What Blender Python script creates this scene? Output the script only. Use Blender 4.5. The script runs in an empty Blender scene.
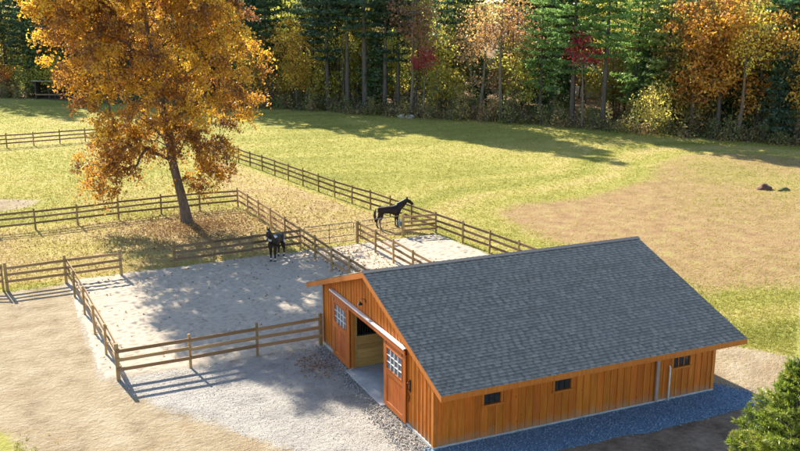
import bpy, math, random
import numpy as np
from mathutils import Vector, Matrix, Euler

# ------------------------------------------------------------------ camera, sky, sun, exposure
scene = bpy.context.scene
COL = scene.collection
R = math.radians

CAM = Vector((-12.40, -25.06, 14.379))
YAW = R(24.09)            # viewing direction, clockwise from +Y
PITCH = R(13.764)
FPX = 938.86              # focal length in pixels for an 800 px wide picture
cam_data = bpy.data.cameras.new('camera')
cam = bpy.data.objects.new('camera', cam_data); COL.objects.link(cam)
cam.location = CAM
cam.rotation_euler = (R(90) - PITCH, 0, -YAW)
cam_data.sensor_width = 36; cam_data.lens = 36 * FPX / 800
cam_data.clip_start = 0.1; cam_data.clip_end = 3000
scene.camera = cam

SUN_EL, SUN_AZ = R(32), R(98.5)      # azimuth from +X towards +Y: the sun stands behind the tree
sun_vec = Vector((math.cos(SUN_EL) * math.cos(SUN_AZ), math.cos(SUN_EL) * math.sin(SUN_AZ), math.sin(SUN_EL)))
world = bpy.data.worlds.new('World'); scene.world = world; world.use_nodes = True
wn = world.node_tree
sky = wn.nodes.new('ShaderNodeTexSky'); sky.sky_type = 'NISHITA'; sky.sun_disc = False
sky.sun_elevation = SUN_EL; sky.sun_rotation = R(90) - SUN_AZ
sky.altitude = 200; sky.air_density = 1.0; sky.dust_density = 0.6; sky.ozone_density = 1.0
bg = wn.nodes['Background']; bg.inputs['Strength'].default_value = 0.105
wn.links.new(sky.outputs[0], bg.inputs['Color'])
sl = bpy.data.lights.new('sun', 'SUN'); sl.energy = 5.0; sl.angle = R(0.53); sl.color = (1.0, 0.92, 0.79)
so = bpy.data.objects.new('sun', sl); COL.objects.link(so)
so.rotation_euler = (-sun_vec).to_track_quat('-Z', 'Y').to_euler(); so.location = (0, 0, 60)

scene.view_settings.view_transform = 'Standard'; scene.view_settings.look = 'None'
scene.view_settings.exposure = 1.47; scene.view_settings.gamma = 1.0
scene.view_settings.use_curve_mapping = False
cy = scene.cycles
cy.max_bounces = 6; cy.diffuse_bounces = 3; cy.glossy_bounces = 2; cy.transmission_bounces = 4; cy.transparent_max_bounces = 6
cy.use_denoising = True
cy.caustics_reflective = False; cy.caustics_refractive = False

# ------------------------------------------------------------------ helpers
def tag(o, label=None, cat=None, group=None, kind=None):
    if label: o['label'] = label
    if cat: o['category'] = cat
    if group: o['group'] = group
    if kind: o['kind'] = kind
    return o

def empty(name, loc=(0, 0, 0), rz=0.0):
    o = bpy.data.objects.new(name, None); COL.objects.link(o)
    o.location = loc; o.rotation_euler = (0, 0, rz); o.empty_display_size = 0.3
    return o

def link(name, me, parent=None, loc=(0, 0, 0), rot=(0, 0, 0), scale=(1, 1, 1)):
    o = bpy.data.objects.new(name, me); COL.objects.link(o)
    o.parent = parent; o.location = loc; o.rotation_euler = rot; o.scale = scale
    return o

def mesh_np(name, V, F, mat=None, attrs=None, smooth=False):
    """V (n,3), F (m,3|4) arrays -> mesh"""
    V = np.asarray(V, np.float32); F = np.asarray(F, np.int32)
    me = bpy.data.meshes.new(name)
    m, k = F.shape
    me.vertices.add(len(V)); me.vertices.foreach_set('co', V.ravel())
    me.loops.add(m * k); me.loops.foreach_set('vertex_index', F.ravel())
    me.polygons.add(m); me.polygons.foreach_set('loop_start', np.arange(0, m * k, k, dtype=np.int32))
    me.update(calc_edges=True)
    if smooth: me.polygons.foreach_set('use_smooth', np.ones(m, bool))
    for an, av in (attrs or {}).items():
        at = me.attributes.new(an, 'FLOAT', 'POINT'); at.data.foreach_set('value', np.asarray(av, np.float32))
    if mat: me.materials.append(mat)
    me.validate()
    return me

class MB:
    """collects boxes, bars, tubes, prisms into one mesh"""
    def __init__(s): s.v = []; s.f = []
    def add(s, vs, fs):
        b = len(s.v); s.v += [tuple(x) for x in vs]; s.f += [tuple(b + i for i in f) for f in fs]; return s
    BF = [(0, 3, 2, 1), (4, 5, 6, 7), (0, 1, 5, 4), (1, 2, 6, 5), (2, 3, 7, 6), (3, 0, 4, 7)]
    def box(s, x0, x1, y0, y1, z0, z1):
        return s.add([(x0, y0, z0), (x1, y0, z0), (x1, y1, z0), (x0, y1, z0), (x0, y0, z1), (x1, y0, z1), (x1, y1, z1), (x0, y1, z1)], MB.BF)
    def hexa(s, vs): return s.add(vs, MB.BF)
    def bar(s, p, q, w, h, up=(0, 0, 1)):
        p = Vector(p); q = Vector(q); d = (q - p).normalized(); sd = d.cross(Vector(up)).normalized(); u = sd.cross(d)
        a = sd * w / 2; b = u * h / 2
        return s.add([p - a - b, p + a - b, p + a + b, p - a + b, q - a - b, q + a - b, q + a + b, q - a + b], [(0, 1, 2, 3), (7, 6, 5, 4), (0, 4, 5, 1), (1, 5, 6, 2), (2, 6, 7, 3), (3, 7, 4, 0)])
    def tube(s, pts, rad, n=8, caps=True):
        pts = [Vector(p) for p in pts]; rad = rad if hasattr(rad, '__len__') else [rad] * len(pts)
        b = len(s.v)
        for i, p in enumerate(pts):
            d = (pts[min(i + 1, len(pts) - 1)] - pts[max(i - 1, 0)]).normalized()
            up = Vector((0, 0, 1)) if abs(d.z) < 0.9 else Vector((1, 0, 0))
            a = d.cross(up).normalized(); c = d.cross(a).normalized()
            for k in range(n):
                t = 2 * math.pi * k / n; s.v.append(tuple(p + (a * math.cos(t) + c * math.sin(t)) * rad[i]))
        for i in range(len(pts) - 1):
            for k in range(n):
                s.f.append((b + i * n + k, b + i * n + (k + 1) % n, b + (i + 1) * n + (k + 1) % n, b + (i + 1) * n + k))
        if caps:
            s.f.append(tuple(b + k for k in range(n))[::-1]); s.f.append(tuple(b + (len(pts) - 1) * n + k for k in range(n)))
        return s
    def mesh(s, name, mat, smooth=False, bevel=0.0):
        me = bpy.data.meshes.new(name); me.from_pydata(s.v, [], s.f); me.update()
        if bevel:
            import bmesh
            bm = bmesh.new(); bm.from_mesh(me)
            bmesh.ops.bevel(bm, geom=list(bm.edges), offset=bevel, segments=1, affect='EDGES', clamp_overlap=True)
            bm.to_mesh(me); bm.free()
        if smooth:
            for p in me.polygons: p.use_smooth = True
        if mat: me.materials.append(mat)
        return me
    def build(s, name, mat, parent=None, smooth=False, bevel=0.0, **k):
        return link(name, s.mesh(name, mat, smooth, bevel), parent, **k)

# ------------------------------------------------------------------ materials
class NT:
    def __init__(s, name):
        s.m = bpy.data.materials.new(name); s.m.use_nodes = True; s.t = s.m.node_tree; s.t.nodes.clear()
        s.out = s.n('ShaderNodeOutputMaterial')
    def n(s, typ, **kw):
        nd = s.t.nodes.new(typ)
        for k, v in kw.items(): setattr(nd, k, v)
        return nd
    def l(s, a, b): s.t.links.new(a, b)
    def set(s, sock, v):
        if isinstance(v, bpy.types.NodeSocket): s.l(v, sock)
        else: sock.default_value = v
    def coord(s, which='Object'): return s.n('ShaderNodeTexCoord').outputs[which]
    def pos(s): return s.n('ShaderNodeNewGeometry').outputs['Position']
    def mapping(s, vec, scale=(1, 1, 1), loc=(0, 0, 0), rot=(0, 0, 0)):
        m = s.n('ShaderNodeMapping'); s.l(vec, m.inputs[0]); s.set(m.inputs['Scale'], scale); s.set(m.inputs['Location'], loc); s.set(m.inputs['Rotation'], rot); return m.outputs[0]
    def noise(s, vec, scale, detail=4, rough=0.55, dist=0.0):
        n = s.n('ShaderNodeTexNoise'); s.l(vec, n.inputs['Vector']); n.inputs['Scale'].default_value = scale
        n.inputs['Detail'].default_value = detail; n.inputs['Roughness'].default_value = rough; n.inputs['Distortion'].default_value = dist
        return n.outputs['Fac']
    def voro(s, vec, scale, feature='F1', out='Distance'):
        n = s.n('ShaderNodeTexVoronoi', feature=feature); s.l(vec, n.inputs['Vector']); n.inputs['Scale'].default_value = scale; return n.outputs[out]
    def ramp(s, fac, stops, interp='LINEAR'):
        r = s.n('ShaderNodeValToRGB'); s.l(fac, r.inputs[0]); e = r.color_ramp.elements; r.color_ramp.interpolation = interp
        while len(e) < len(stops): e.new(0.5)
        for i, (p, c) in enumerate(stops):
            e[i].position = p; e[i].color = (*c, 1) if len(c) == 3 else c
        return r.outputs[0]
    def mix(s, fac, a, b, blend='MIX'):
        m = s.n('ShaderNodeMix', data_type='RGBA', blend_type=blend); s.set(m.inputs[0], fac)
        for i, v in ((6, a), (7, b)):
            s.set(m.inputs[i], (*v, 1) if isinstance(v, tuple) and len(v) == 3 else v)
        return m.outputs[2]
    def math(s, op, a, b=0.0, c=0.0):
        m = s.n('ShaderNodeMath', operation=op); s.set(m.inputs[0], a); s.set(m.inputs[1], b); s.set(m.inputs[2], c); return m.outputs[0]
    def maprange(s, v, a, b, c=0.0, d=1.0, smooth=False):
        m = s.n('ShaderNodeMapRange', interpolation_type='SMOOTHSTEP' if smooth else 'LINEAR'); s.set(m.inputs[0], v)
        for i, x in ((1, a), (2, b), (3, c), (4, d)): s.set(m.inputs[i], x)
        return m.outputs[0]
    def attr(s, name): return s.n('ShaderNodeAttribute', attribute_name=name).outputs['Fac']
    def rnd(s): return s.n('ShaderNodeObjectInfo').outputs['Random']
    def bump(s, h, strength=0.5, dist=0.02, normal=None):
        b = s.n('ShaderNodeBump'); s.l(h, b.inputs['Height']); b.inputs['Strength'].default_value = strength; b.inputs['Distance'].default_value = dist
        if normal: s.l(normal, b.inputs['Normal'])
        return b.outputs[0]
    def bsdf(s, col, rough=0.7, metal=0.0, normal=None, spec=0.5):
        p = s.n('ShaderNodeBsdfPrincipled'); s.set(p.inputs['Base Color'], (*col, 1) if isinstance(col, tuple) and len(col) == 3 else col)
        s.set(p.inputs['Roughness'], rough); s.set(p.inputs['Metallic'], metal); s.set(p.inputs['Specular IOR Level'], spec)
        if normal: s.l(normal, p.inputs['Normal'])
        s.l(p.outputs[0], s.out.inputs[0]); return s.m

def plain(name, col, rough=0.7, metal=0.0, spec=0.5, var=0.12, scale=6):
    t = NT(name); n = t.noise(t.coord(), scale, 4)
    c = t.mix(t.maprange(n, 0.3, 0.7), tuple(x * (1 - var) for x in col), tuple(min(1, x * (1 + var)) for x in col))
    return t.bsdf(c, rough, metal, None, spec)

def wood(name, dark, light, grain_axis='z', rough=0.6, spec=0.3, knots=0.0, stain=0.25, mud=0.0, var=0.15):
    t = NT(name); co = t.coord(); rn = t.rnd()
    off = t.n('ShaderNodeVectorMath', operation='ADD'); t.l(co, off.inputs[0])
    cb = t.n('ShaderNodeCombineXYZ'); sc = t.math('MULTIPLY', rn, 37.0)
    for i in range(3): t.l(sc, cb.inputs[i])
    t.l(cb.outputs[0], off.inputs[1]); v = off.outputs[0]
    s = {'z': (14, 14, 0.9), 'x': (0.9, 14, 14), 'y': (14, 0.9, 14)}[grain_axis]
    g = t.noise(t.mapping(v, s), 1.6, 5, 0.6, 0.6)
    big = t.noise(t.mapping(v, tuple(x ** 0.5 for x in s)), 0.8, 3)
    c = t.mix(t.maprange(g, 0.32, 0.68), dark, light)
    c = t.mix(t.maprange(big, 0.35, 0.7, 0, stain), c, tuple(x * 0.55 for x in dark))
    hsv = t.n('ShaderNodeHueSaturation'); t.l(c, hsv.inputs['Color'])
    t.l(t.maprange(rn, 0, 1, 1 - var, 1 + var), hsv.inputs['Value']); t.l(t.maprange(t.math('FRACT', t.math('MULTIPLY', rn, 7.31)), 0, 1, 0.495, 0.505), hsv.inputs['Hue'])
    c = hsv.outputs[0]
    if knots:
        kn = t.voro(t.mapping(v, (3.4, 3.4, 1.5)), 1.0); c = t.mix(t.maprange(kn, 0.03, 0.10, knots, 0.0), c, tuple(x * 0.25 for x in dark))
    if mud:
        sp = t.n('ShaderNodeSeparateXYZ'); t.l(t.pos(), sp.inputs[0]); h = t.math('ADD', sp.outputs[2], t.math('MULTIPLY_ADD', t.noise(t.pos(), 3.0, 4, 0.7), -0.9, 0.45))
        c = t.mix(t.maprange(h, 0.12, 0.42, mud, 0.0), c, (0.34, 0.25, 0.16))
    return t.bsdf(c, rough, 0, t.bump(g, 0.35, 0.01), spec)

def leafmat(name, stops=None, trans=0.45, use_obj=True, attr='v', gloss=0.04):
    t = NT(name); a = t.attr(attr)
    if stops: c = t.ramp(a, stops)
    else:
        oc = t.n('ShaderNodeObjectInfo').outputs['Color']
        h = t.n('ShaderNodeHueSaturation'); t.l(oc, h.inputs['Color'])
        t.l(t.maprange(a, 0, 1, 0.55, 1.5), h.inputs['Value'])
        t.l(t.maprange(t.math('FRACT', t.math('MULTIPLY', a, 9.7)), 0, 1, 0.475, 0.525), h.inputs['Hue'])
        c = h.outputs[0]
    d = t.n('ShaderNodeBsdfDiffuse'); t.l(c, d.inputs[0])
    tr = t.n('ShaderNodeBsdfTranslucent'); t.l(c, tr.inputs[0])
    m = t.n('ShaderNodeMixShader'); m.inputs[0].default_value = trans; t.l(d.outputs[0], m.inputs[1]); t.l(tr.outputs[0], m.inputs[2])
    g = t.n('ShaderNodeBsdfGlossy'); g.inputs['Roughness'].default_value = 0.45
    m2 = t.n('ShaderNodeMixShader'); m2.inputs[0].default_value = gloss; t.l(m.outputs[0], m2.inputs[1]); t.l(g.outputs[0], m2.inputs[2])
    t.l(m2.outputs[0], t.out.inputs[0]); return t.m

def bark(name, dark, light):
    t = NT(name); co = t.pos(); g = t.noise(t.mapping(co, (9, 9, 1.6)), 1.0, 5, 0.65, 0.8)
    c = t.mix(t.maprange(g, 0.3, 0.7), dark, light)
    return t.bsdf(c, 0.9, 0, t.bump(g, 0.8, 0.05), 0.15)

M = {}
M['siding'] = wood('stained siding', (0.50, 0.135, 0.014), (0.68, 0.215, 0.024), 'z', 0.55, 0.25, stain=0.42, knots=0.7, mud=0.55)
M['trim'] = wood('stained trim', (0.44, 0.125, 0.016), (0.60, 0.20, 0.032), 'z', 0.5, 0.3, stain=0.12)
M['door'] = wood('stained door', (0.40, 0.095, 0.016), (0.54, 0.15, 0.028), 'z', 0.45, 0.35, stain=0.1)
M['stall'] = wood('pine planks', (0.46, 0.25, 0.07), (0.62, 0.38, 0.13), 'x', 0.6, 0.25)
M['rail'] = wood('fence rail', (0.27, 0.155, 0.072), (0.44, 0.28, 0.145), 'x', 0.8, 0.15, var=0.26, stain=0.4)
M['post'] = wood('fence post', (0.34, 0.225, 0.095), (0.50, 0.355, 0.165), 'z', 0.8, 0.15, var=0.26, stain=0.4)
M['far_rail'] = wood('weathered or shaded rail', (0.16, 0.10, 0.06), (0.28, 0.185, 0.11), 'x', 0.85, 0.15, var=0.26, stain=0.4)  # worn wood of the far fences; also darkens the tree-shaded near rails
M['far_post'] = wood('weathered post', (0.22, 0.15, 0.08), (0.36, 0.25, 0.135), 'z', 0.85, 0.15, var=0.26, stain=0.4)  # worn wood of the far fence posts
M['galv'] = plain('white track cover', (0.82, 0.80, 0.77), 0.35, 0.0)
M['pipe'] = plain('gate pipe', (0.16, 0.115, 0.08), 0.7, 0.0)
M['white'] = plain('white paint', (0.8, 0.79, 0.76), 0.5)
M['iron'] = plain('black iron', (0.02, 0.02, 0.022), 0.45, 0.3)
M['glass'] = plain('window glass', (0.03, 0.035, 0.04), 0.08, 0.0, 0.8)
M['door_glass'] = plain('door glass', (0.16, 0.15, 0.17), 0.12, 0.0, 0.8)  # pale violet base colour paints in the reflected sky
M['concrete'] = plain('concrete', (0.46, 0.45, 0.43), 0.8, var=0.18, scale=2.5)
M['roofdeck'] = plain('roof deck', (0.07, 0.07, 0.075), 0.9)
M['dspout'] = plain('downspout', (0.36, 0.27, 0.22), 0.5)
M['bucket'] = plain('blue plastic', (0.10, 0.18, 0.22), 0.4)
M['hoof'] = plain('hoof', (0.05, 0.04, 0.03), 0.6)
M['hair'] = plain('horse hair', (0.008, 0.007, 0.007), 0.55)
M['rock'] = plain('pale rock', (0.45, 0.41, 0.33), 0.9, var=0.3, scale=3)
M['soil'] = plain('dark soil', (0.13, 0.062, 0.045), 0.95, var=0.4, scale=9)
M['bark_big'] = bark('big tree bark', (0.07, 0.05, 0.038), (0.22, 0.17, 0.13))
M['bark_dark'] = bark('forest bark', (0.055, 0.046, 0.04), (0.18, 0.15, 0.125))
M['bark_pale'] = bark('pale bark', (0.10, 0.08, 0.06), (0.28, 0.23, 0.17))
M['leaf_big'] = leafmat('golden leaves', [(0.0, (0.14, 0.065, 0.035)), (0.25, (0.28, 0.125, 0.040)), (0.5, (0.50, 0.225, 0.032)), (0.75, (0.70, 0.38, 0.03)), (1.0, (0.84, 0.58, 0.07))], 0.58)
M['leaf'] = leafmat('forest leaves', None, 0.58)
M['needle'] = leafmat('pine needles', None, 0.5)
M['near_needle'] = leafmat('young conifer needles', [(0.0, (0.05, 0.09, 0.012)), (0.4, (0.15, 0.22, 0.022)), (0.75, (0.30, 0.36, 0.035)), (1.0, (0.42, 0.36, 0.07))], 0.45, gloss=0.06)
M['grass'] = leafmat('grass blades', [(0.0, (0.24, 0.25, 0.04)), (0.35, (0.39, 0.36, 0.08)), (0.65, (0.49, 0.41, 0.13)), (0.85, (0.47, 0.36, 0.17)), (1.0, (0.40, 0.28, 0.14))], 0.4, gloss=0.02)
M['litter'] = leafmat('fallen leaves', [(0.0, (0.14, 0.07, 0.035)), (0.4, (0.30, 0.17, 0.075)), (0.75, (0.46, 0.30, 0.13)), (1.0, (0.58, 0.44, 0.22))], 0.2, gloss=0.02)
M['under'] = leafmat('undergrowth leaves', [(0.0, (0.12, 0.155, 0.045)), (0.3, (0.30, 0.32, 0.085)), (0.5, (0.42, 0.32, 0.14)), (0.7, (0.46, 0.29, 0.14)), (0.85, (0.62, 0.50, 0.11)), (1.0, (0.54, 0.33, 0.22))], 0.58)

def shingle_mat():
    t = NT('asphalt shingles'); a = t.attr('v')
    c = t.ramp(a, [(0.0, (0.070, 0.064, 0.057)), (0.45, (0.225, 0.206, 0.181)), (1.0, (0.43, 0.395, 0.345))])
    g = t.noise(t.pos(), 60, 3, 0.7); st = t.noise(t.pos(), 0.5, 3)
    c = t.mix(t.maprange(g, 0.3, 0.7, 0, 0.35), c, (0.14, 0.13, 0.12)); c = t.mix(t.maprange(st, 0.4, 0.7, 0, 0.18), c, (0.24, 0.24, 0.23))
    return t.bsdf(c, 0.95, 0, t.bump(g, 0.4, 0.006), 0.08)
M['shingle'] = shingle_mat()

def coat(name, dark, light, rough=0.6, patches=None):
    t = NT(name); n = t.noise(t.coord(), 3.0, 3); c = t.mix(t.maprange(n, 0.35, 0.65), dark, light)
    if patches:
        p = t.noise(t.mapping(t.coord(), (1, 1, 1), patches), 1.5, 2, 0.4); c = t.mix(t.maprange(p, 0.56, 0.60), c, (0.75, 0.70, 0.62))
        z = t.n('ShaderNodeSeparateXYZ'); t.l(t.coord(), z.inputs[0])
        c = t.mix(t.maprange(z.outputs[2], 0.19, 0.16), c, (0.72, 0.67, 0.58))
    return t.bsdf(c, rough, 0, None, 0.2)
M['coat_black'] = coat('black coat', (0.010, 0.008, 0.008), (0.035, 0.020, 0.016))
M['coat_bay'] = coat('dark bay coat', (0.014, 0.011, 0.010), (0.075, 0.05, 0.03), patches=(0.3, 0.2, 0.4))

# ------------------------------------------------------------------ ground zones (true colours of soil, sand and turf)
rng = np.random.default_rng(7)
def fnoise(x, y, s, seed=0, octv=3):
    r = np.random.default_rng(seed); o = np.zeros_like(x, dtype=float); amp = 1.0; tot = 0
    for k in range(octv):
        for j in range(4):
            a = r.uniform(0, 2 * np.pi); f = s * (2 ** k) * r.uniform(0.7, 1.4); ph = r.uniform(0, 6.28)
            o += amp * np.sin((x * np.cos(a) + y * np.sin(a)) * f + ph + 1.3 * np.sin((y * np.cos(a) - x * np.sin(a)) * f * 0.6 + ph * 2)) / 4
        tot += amp; amp *= 0.55
    return o / tot
def sdf_poly(x, y, poly):
    """negative inside"""
    P = np.array(poly, float); d = np.full(x.shape, 1e9); ins = np.zeros(x.shape, bool)
    for i in range(len(P)):
        a = P[i]; b = P[(i + 1) % len(P)]; e = b - a; wx = x - a[0]; wy = y - a[1]
        t = np.clip((wx * e[0] + wy * e[1]) / (e @ e), 0, 1); d = np.minimum(d, np.hypot(wx - t * e[0], wy - t * e[1]))
        c = ((a[1] <= y) & (b[1] > y)) | ((b[1] <= y) & (a[1] > y))
        with np.errstate(divide='ignore', invalid='ignore'):
            xi = a[0] + (y - a[1]) * e[0] / (e[1] if e[1] else 1e-9)
        ins ^= c & (x < xi)
    return np.where(ins, -d, d)
def sstep(a, b, x): t = np.clip((x - a) / (b - a), 0, 1); return t * t * (3 - 2 * t)

EDGE = np.array([(-60, 172), (-30, 146), (-9.6, 124), (2.8, 110), (14.3, 99.8), (23.3, 93.2), (34.2, 79.3), (43, 70.2), (49.7, 59.9), (55.6, 50.7), (61, 42.5), (70, 28), (84, 6)])
FOREST = [tuple(p) for p in EDGE] + [(400, -100), (400, 400), (-200, 400), (-200, 260)]
DIRT = [(-70, -40), (-70, 23.8), (-12, 23.7), (-6.4, 24.4), (-3.5, 24.8), (-3.5, 11.5), (0.5, 11.5), (0.5, 1), (12, 0), (13.2, 5.5), (15.5, 3.6), (17.2, 0.5), (19.5, -6), (24, -40)]
BROWN = [(18.7, 29.6), (21.4, 31.2), (24.8, 31.1), (31, 32.7), (36.3, 34.8), (41, 40), (47, 43.5), (53, 42), (60, 30), (60, 5), (27, 8), (20.0, 9.5), (19.2, 15.8), (17.9, 21.9), (18.0, 25.5)]
SAND = [(-9.15, 10.35), (-9.3, 24.6), (-3.5, 24.9), (3.8, 25.2), (7.4, 25.5), (12.7, 25.6), (13.4, 20), (14.1, 10.2)]
APRON = [(-8.7, 10.6), (-8.2, 8.8), (-7.2, 6.4), (-6.3, 4.9), (-5.2, 3.0), (-4.2, 1.2), (-3.0, -0.8), (-1.2, -2.2), (0.2, -2.0), (0.2, 10.6)]
def zones(u, v):
    n1 = fnoise(u, v, 0.55, 3); n2 = fnoise(u, v, 0.16, 4); n3 = fnoise(u, v, 1.7, 5)
    forest = sstep(1.0, -1.6, sdf_poly(u, v, FOREST) + n1 * 1.4)
    dirt = sstep(0.7, -0.7, sdf_poly(u, v, DIRT) + n1 * 0.8)
    gp = sstep(1.7, 0.3, np.hypot((u + 13.4) / 1.3, (v - 6.0) / 1.6) + n1 * 0.5 + n3 * 0.3)      # weedy patch by the yard
    dirt = dirt * (1 - 0.85 * gp)
    brown = sstep(1.6, -1.8, sdf_poly(u, v, BROWN) + n2 * 1.6 + n1 * 0.7) * np.clip(0.92 + 0.4 * n2 + 0.15 * n1 - 0.22 * sstep(30, 48, u), 0, 1)
    sand = sstep(0.35, -0.35, sdf_poly(u, v, SAND) + n1 * 0.25)
    apron = sstep(1.1, -1.3, sdf_poly(u, v, APRON) + n1 * 0.8 + n3 * 0.25)
    tree_d = np.hypot(u + 0.3, (v - 33.0) * 0.85)
    litter = np.clip(sstep(9.5, 2.0, tree_d + n1 * 1.5), 0, 1) * 0.62
    litter = np.maximum(litter, 0.5 * sstep(1.0, -1.0, sdf_poly(u, v, [(4, 11), (4, 25.5), (7.5, 25.5), (7.7, 11)])))
    # how dry the turf is: worn paddocks are straw-coloured, the far meadow greener
    sb = sdf_poly(u, v, BROWN) + n2 * 1.2
    dry = 0.30 + 0.20 * n2 + 0.26 * np.exp(-((sb - 3.2) / 1.1) ** 2) - 0.14 * np.exp(-((sb - 5.6) / 1.1) ** 2) + 0.16 * np.exp(-((sb - 8.2) / 1.2) ** 2)
    pad = sstep(1.0, -1.0, sdf_poly(u, v, [(3.4, 25.5), (3.4, 38), (4.4, 73), (7.6, 57), (10.6, 38), (12.8, 25.6)]) + n1)
    dry = np.maximum(dry, pad * (0.78 + 0.2 * n1 - 0.5 * sstep(50, 70, v)))
    strip = sstep(1.0, -1.0, sdf_poly(u, v, [(-40, 24), (-40, 37), (3.4, 38), (3.6, 25)]) + n1)
    dry = np.maximum(dry, strip * (0.74 + 0.25 * n1))
    bare = sstep(1.2, 0.5, np.hypot((u + 13.0) / 4.2, (v - 45.5) / 2.6) + n1 * 0.4)
    dirt = np.maximum(dirt, 0.8 * bare)
    left = sstep(0, 8, v - 38) * sstep(4, -2, u)
    dry = np.where(left > 0.5, 0.36 + 0.3 * n2 + 0.14 * n1, dry)
    soil = sstep(0.8, -0.8, sdf_poly(u, v, [(-1.6, -1.5), (12.8, -1.5), (14.5, -5), (12, -40), (-4, -40), (-3.2, -6)]) + n1 * 0.5)
    return dict(w_soil=soil, w_forest=forest, w_dirt=np.clip(dirt, 0, 1), w_brown=np.clip(brown, 0, 1), w_sand=np.clip(np.maximum(sand, 0), 0, 1), w_gravel=apron, w_litter=litter, w_dry=np.clip(dry, 0, 1))

def ground_mat():
    t = NT('turf and soil'); p = t.pos()
    nrm = lambda q: t.maprange(q, 0.30, 0.70)
    nB = nrm(t.noise(p, 0.9, 5, 0.6)); nC = nrm(t.noise(p, 5.0, 5, 0.65)); nD = nrm(t.noise(p, 22.0, 3, 0.7))
    nS = t.noise(t.mapping(p, (0.35, 1.0, 1.0), rot=(0, 0, 0.5)), 0.22, 4, 0.6, 1.2)
    dry = t.math('ADD', t.math('ADD', t.attr('w_dry'), t.math('MULTIPLY_ADD', nS, 0.9, -0.45)), t.math('ADD', t.math('MULTIPLY_ADD', nB, 0.22, -0.11), t.math('MULTIPLY_ADD', nC, 0.22, -0.11)))
    turf = t.ramp(dry, [(0.0, (0.22, 0.23, 0.045)), (0.3, (0.38, 0.35, 0.085)), (0.55, (0.48, 0.40, 0.14)), (0.8, (0.48, 0.36, 0.175)), (1.0, (0.40, 0.28, 0.15))])
    turf = t.mix(t.maprange(nD, 0.5, 1.0, 0, 0.22), turf, (0.17, 0.145, 0.055))
    def layer(base, name, col, edge=0.5):
        edge = edge * 0.55
        w = t.math('ADD', t.attr(name), t.math('ADD', t.math('MULTIPLY_ADD', nB, edge, -edge / 2), t.math('MULTIPLY_ADD', nC, edge, -edge / 2)))
        return t.mix(t.maprange(w, 0.3, 0.7, smooth=True), base, col) if name != 'w_brown' else t.mix(t.maprange(w, 0.15, 0.85, 0.0, 0.95, smooth=True), base, col)
    brown = t.ramp(t.math('ADD', nB, t.math('MULTIPLY_ADD', nC, 0.5, -0.25)), [(0.05, (0.27, 0.16, 0.08)), (0.4, (0.34, 0.215, 0.105)), (0.7, (0.375, 0.255, 0.12)), (1.0, (0.38, 0.315, 0.115))])
    dirt = t.ramp(t.math('ADD', nB, t.math('MULTIPLY_ADD', nD, 0.45, -0.225)), [(0.0, (0.23, 0.17, 0.10)), (0.25, (0.34, 0.265, 0.165)), (0.6, (0.40, 0.32, 0.205)), (1.0, (0.46, 0.38, 0.255))])
    dirt = t.mix(t.maprange(t.noise(p, 0.35, 5, 0.65, 1.0), 0.50, 0.66, 0, 0.55), dirt, (0.33, 0.235, 0.13))
    litter = t.ramp(t.math('ADD', nC, t.math('MULTIPLY_ADD', nD, 0.6, -0.3)), [(0.0, (0.18, 0.10, 0.055)), (0.35, (0.34, 0.225, 0.11)), (0.7, (0.44, 0.33, 0.165)), (1.0, (0.40, 0.36, 0.13))])
    forest = t.ramp(t.math('ADD', nC, t.math('MULTIPLY_ADD', nD, 0.4, -0.2)), [(0.0, (0.09, 0.06, 0.03)), (0.5, (0.24, 0.155, 0.085)), (1.0, (0.40, 0.26, 0.15))])
    sand = t.ramp(nC, [(0.0, (0.36, 0.305, 0.23)), (1.0, (0.48, 0.42, 0.33))])
    grav = t.ramp(t.math('ADD', nB, t.math('MULTIPLY_ADD', nD, 0.8, -0.4)), [(0.0, (0.29, 0.265, 0.235)), (0.4, (0.40, 0.37, 0.325)), (1.0, (0.48, 0.44, 0.38))])
    c = layer(turf, 'w_litter', litter, 0.8); c = layer(c, 'w_brown', brown, 0.7); c = layer(c, 'w_dirt', dirt, 0.5)
    c = layer(c, 'w_soil', t.ramp(t.math('ADD', nB, t.math('MULTIPLY_ADD', nC, 0.6, -0.3)), [(0.0, (0.16, 0.108, 0.07)), (0.5, (0.29, 0.20, 0.13)), (1.0, (0.40, 0.29, 0.20))]), 0.5); c = layer(c, 'w_gravel', grav, 0.6); c = layer(c, 'w_sand', sand, 0.3); c = layer(c, 'w_forest', forest, 0.5)
    h = t.math('ADD', t.math('MULTIPLY', nC, 1.0), t.math('MULTIPLY', nD, 0.45))
    return t.bsdf(c, 0.95, 0, t.bump(h, 0.9, 0.07), 0.1)
def lines(*seg):
    out = []
    for a, b, s in seg: out += list(np.arange(a, b, s))
    return np.array(out + [seg[-1][1]])
gu = lines((-900, -100, 100), (-100, -32, 4), (-32, 26, 0.35), (26, 66, 0.7), (66, 120, 6), (120, 900, 60))
gv = lines((-900, -60, 100), (-60, -14, 4), (-14, 52, 0.35), (52, 132, 0.8), (132, 200, 5), (200, 1400, 80))
U, V = np.meshgrid(gu, gv); nu, nv = len(gu), len(gv)
uf, vf = U.ravel(), V.ravel()
Z = zones(uf, vf)
rough_turf = np.clip(1 - Z['w_dirt'] - Z['w_gravel'] - Z['w_sand'], 0, 1)
gz = (fnoise(uf, vf, 1.9, 11) * 0.035 + fnoise(uf, vf, 0.25, 12) * 0.05) * rough_turf + fnoise(uf, vf, 2.5, 13) * 0.012
near_barn = sstep(1.0, -0.2, sdf_poly(uf, vf, [(-0.6, -1.7), (13, -1.7), (12.2, 11), (-0.6, 11)]))
gz = gz * (1 - near_barn) - 0.02 * near_barn
idx = np.arange(nu * nv).reshape(nv, nu)
F = np.stack([idx[:-1, :-1], idx[:-1, 1:], idx[1:, 1:], idx[1:, :-1]], -1).reshape(-1, 4)
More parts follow.
